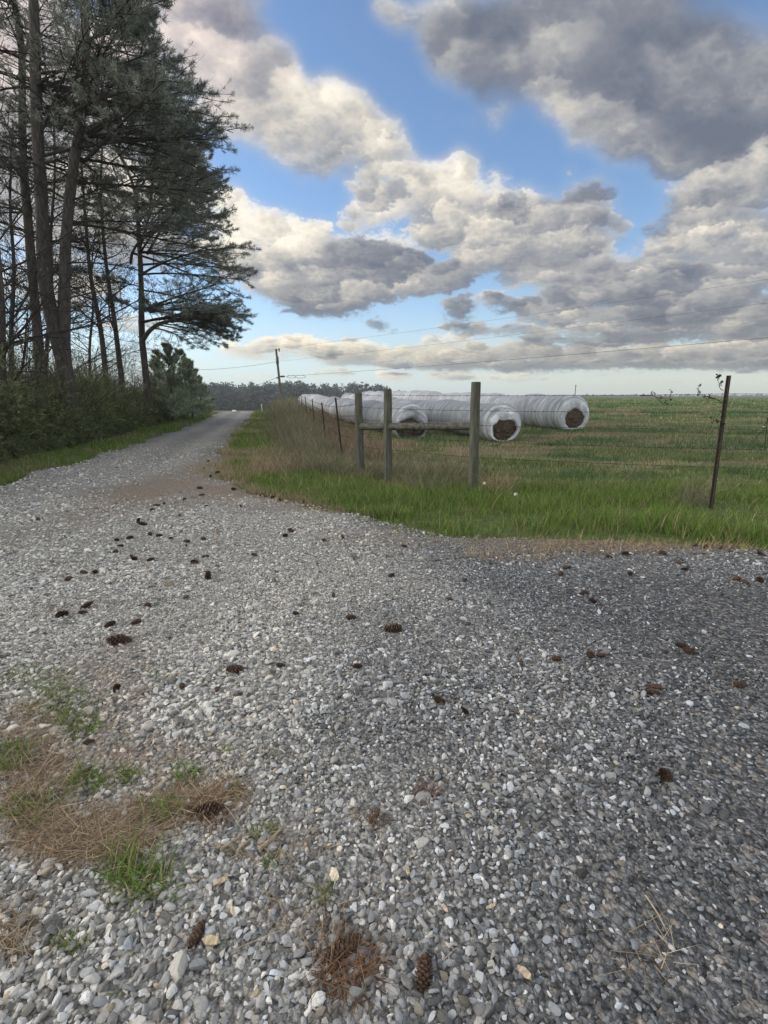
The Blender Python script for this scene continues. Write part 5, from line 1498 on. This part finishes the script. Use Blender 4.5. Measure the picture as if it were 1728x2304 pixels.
CONES += [(u, v, s, None, 'road') for u, v, s in ((190, 1320, 1.0), (137, 1340, 1.0), (183, 1247, .9), (150, 1262, .9), (207, 1246, .8), (240, 1362, 1.0), (295, 1357, .8), (320, 1320, .9), (550, 1207, .85), (640, 1337, .65), (627, 1152, .8), (740, 1168, .9), (608, 1452, .55), (773, 1453, .65), (470, 1505, .6), (255, 1502, .7), (395, 1497, .6), (518, 1516, .5), (950, 1530, .75), (1003, 1552, .7), (1125, 1447, .7), (1200, 1437, .7), (1275, 1430, .75), (1297, 1430, .75), (1470, 1408, .9), (1485, 1420, .9), (1413, 1500, .9), (1408, 1512, .8), (1433, 1695, .85), (810, 1785, .7), (195, 1620, .5), (83, 1130, 1.0), (970, 1305, .7), (1280, 1310, .8), (1260, 1292, .8), (1010, 1360, .6), (700, 1175, .7), (180, 1335, .7))]
CONES += [(u, v, s, None, 'row') for u, v, s in ((340, 1098, 1.1), (355, 1094, 1.0), (330, 1108, 1.0), (300, 1133, 1.3), (310, 1140, 1.1), (282, 1170, .9), (253, 1175, 1.0), (262, 1187, .8), (290, 1217, .9), (327, 1218, .9), (325, 1162, .9), (405, 1178, 1.1), (403, 1187, .9), (440, 1172, .9), (420, 1224, 1.0), (445, 1212, 1.1), (370, 1170, .7), (345, 1165, .8), (285, 1210, .8), (250, 1200, .9), (450, 1000, 1.1), (441, 1016, 1.0), (470, 1025, 1.2), (455, 1033, 1.0), (436, 1075, 1.0), (432, 1060, 1.1), (505, 1062, 1.0), (590, 1080, 1.1), (606, 1086, .9), (565, 1075, .9), (520, 1100, .9), (400, 1085, .9), (446, 1100, .8), (630, 1155, .9), (617, 1165, .9), (388, 1120, .8))]
CONES += [(u, v, s, None, 'edge') for u, v, s in ((1360, 1250, .9), (1225, 1236, .8), (1210, 1250, .8), (1500, 1186, .9), (1522, 1190, .9), (1590, 1262, .9), (1607, 1268, .9), (1640, 1264, 1.0), (1555, 1192, .9), (1465, 1225, .9), (1478, 1240, .8), (872, 1188, .8), (1315, 1212, .9), (1350, 1205, .9), (1430, 1205, 1.0), (1640, 1205, 1.0))]
uv = np.array([(c[0], c[1]) for c in CONES], float) * K
GP = ground_at(uv[:, 0], uv[:, 1])
r_ = np.random.default_rng(101)
for i, (u, v, s, ang, lab) in enumerate(CONES):
    o = protos[i % 3] if i < 3 else protos[i % 3].copy()
    if i >= 3: COL.objects.link(o)
    o.location = (GP[i, 0], GP[i, 1], GP[i, 2] + .033 + .013 * s)
    a = math.radians(ang) if ang is not None else r_.uniform(0, 6.28)
    o.rotation_euler = (r_.uniform(0, 6.28), r_.normal(0, .16) + (-1.0 if lab.startswith(('upright', 'small pine cone standing')) else 0), a)
    s *= .86; fl_ = .62 if r_.random() < .3 else 1.0; o.scale = (s * r_.uniform(.85, 1.1), s * r_.uniform(.9, 1.2), s * fl_)
    for k_ in ('label', 'category', 'group'):
        if k_ in o: del o[k_]
    if lab in CL: tag(o, CL[lab][0], 'pine cone', CL[lab][1])
    else: tag(o, lab, 'pine cone')

# ------------------------------------------------------------------ sticks and pale wood chips
wp_ = M('bare_stick', .85, .1); n_ = wp_.noise(wp_.mapping(wp_.obj(), (8, 8, 8)), 6, 4); wp_.color(wp_.ramp(n_, [(.35, (.20, .15, .10)), (.6, (.40, .33, .24))])); MAT_STICK = wp_.m
def stick(label, pts, rad, zo=.045):
    P = ground_at(np.array([p[0] for p in pts]) * K, np.array([p[1] for p in pts]) * K); P[:, 2] += zo; C = smooth_path(P, 14)
    C[:, 2] += np.sin(np.linspace(0, 3.1, 14)) * rad * 1.5
    mb = MB(); mb.add(*tubes(C[None], (rad * np.linspace(1.1, .45, 14) * (1 + .12 * np.sin(np.arange(14) * 2.1)))[None], 7))
    return tag(mb.build('stick', MAT_STICK, None, True, C[0]), label, 'stick', 'dry sticks on the gravel')
stick('pale thin bent stick arching on the gravel behind the upright cone', [(466, 1150), (468, 1170), (476, 1183), (488, 1190)], .008)
stick('split brown stick at the end of the dead straw patch', [(560, 1862), (590, 1842), (618, 1806)], .007)
stick('thin brown stick below the dead straw patch', [(478, 1862), (520, 1835), (560, 1822)], .005)
stick('short brown stick just right of the straw patch', [(515, 1865), (530, 1852), (542, 1840)], .006)
stick('thin twig lying straight in the dark gravel at lower right', [(1390, 1960), (1420, 2010), (1440, 2050)], .003)
r_ = np.random.default_rng(111)
chip = M('wood_chip', .85, .15); n_ = chip.noise(chip.mapping(chip.obj(), (40, 8, 8)), 4, 4); chip.color(chip.ramp(n_, [(.35, (.34, .25, .15)), (.65, (.62, .51, .36))]))
Vi, Fi = ico(1); mb = MB(); P = Vi * np.array([.026, .009, .005]); P[:, 2] = np.round(P[:, 2] / .004) * .004; mb.add(P + r_.normal(0, .0012, P.shape), Fi)
c0 = mb.build('wood_chip', chip.m)
chips = [(458, 2060, 1.5), (1130, 2130, 1.2), (1060, 1985, .8), (960, 1990, .9), (1180, 1310, .8), (1290, 1555, .6), (1070, 1810, .6), (540, 1770, .7), (480, 1930, 1.3), (1600, 1640, .7), (1120, 1480, .6), (880, 1905, 1.0)]
GP = ground_at(np.array([c[0] for c in chips]) * K, np.array([c[1] for c in chips]) * K)
for i, (u, v, s) in enumerate(chips):
    o = c0 if i == 0 else c0.copy()
    if i: COL.objects.link(o)
    o.location = (GP[i, 0], GP[i, 1], GP[i, 2] + .047); o.rotation_euler = (r_.normal(0, .25), r_.normal(0, .2), r_.uniform(0, 6.28)); s *= .7; o.scale = (s, s * r_.uniform(.8, 1.3), s)
    tag(o, 'pale splinter of wood lying loose on the gravel', 'wood chip', 'pale wood splinters on the gravel')
# ------------------------------------------------------------------ the air
hm = bpy.data.materials.new('air'); hm.use_nodes = True; hm.node_tree.nodes.clear()
ho = hm.node_tree.nodes.new('ShaderNodeOutputMaterial'); hv = hm.node_tree.nodes.new('ShaderNodeVolumePrincipled')
hv.inputs['Density'].default_value = .0005; hv.inputs['Color'].default_value = (.90, .94, .97, 1); hv.inputs['Anisotropy'].default_value = .0
hm.node_tree.links.new(hv.outputs[0], ho.inputs['Volume'])
hb2 = MB(); lo_, hi_ = np.array([-950., -60, -45]), np.array([1050., 1330, 24])
Vh = np.array([[(lo_, hi_)[i][0], (lo_, hi_)[j][1], (lo_, hi_)[k][2]] for i in (0, 1) for j in (0, 1) for k in (0, 1)])
hb2.add(Vh, np.array([[0, 1, 3, 2], [4, 6, 7, 5], [0, 4, 5, 1], [2, 3, 7, 6], [0, 2, 6, 4], [1, 5, 7, 3]]))
tag(hb2.build('haze', hm), 'pale air over the whole view', 'haze', kind='stuff')
print('done', time.time() - T0)
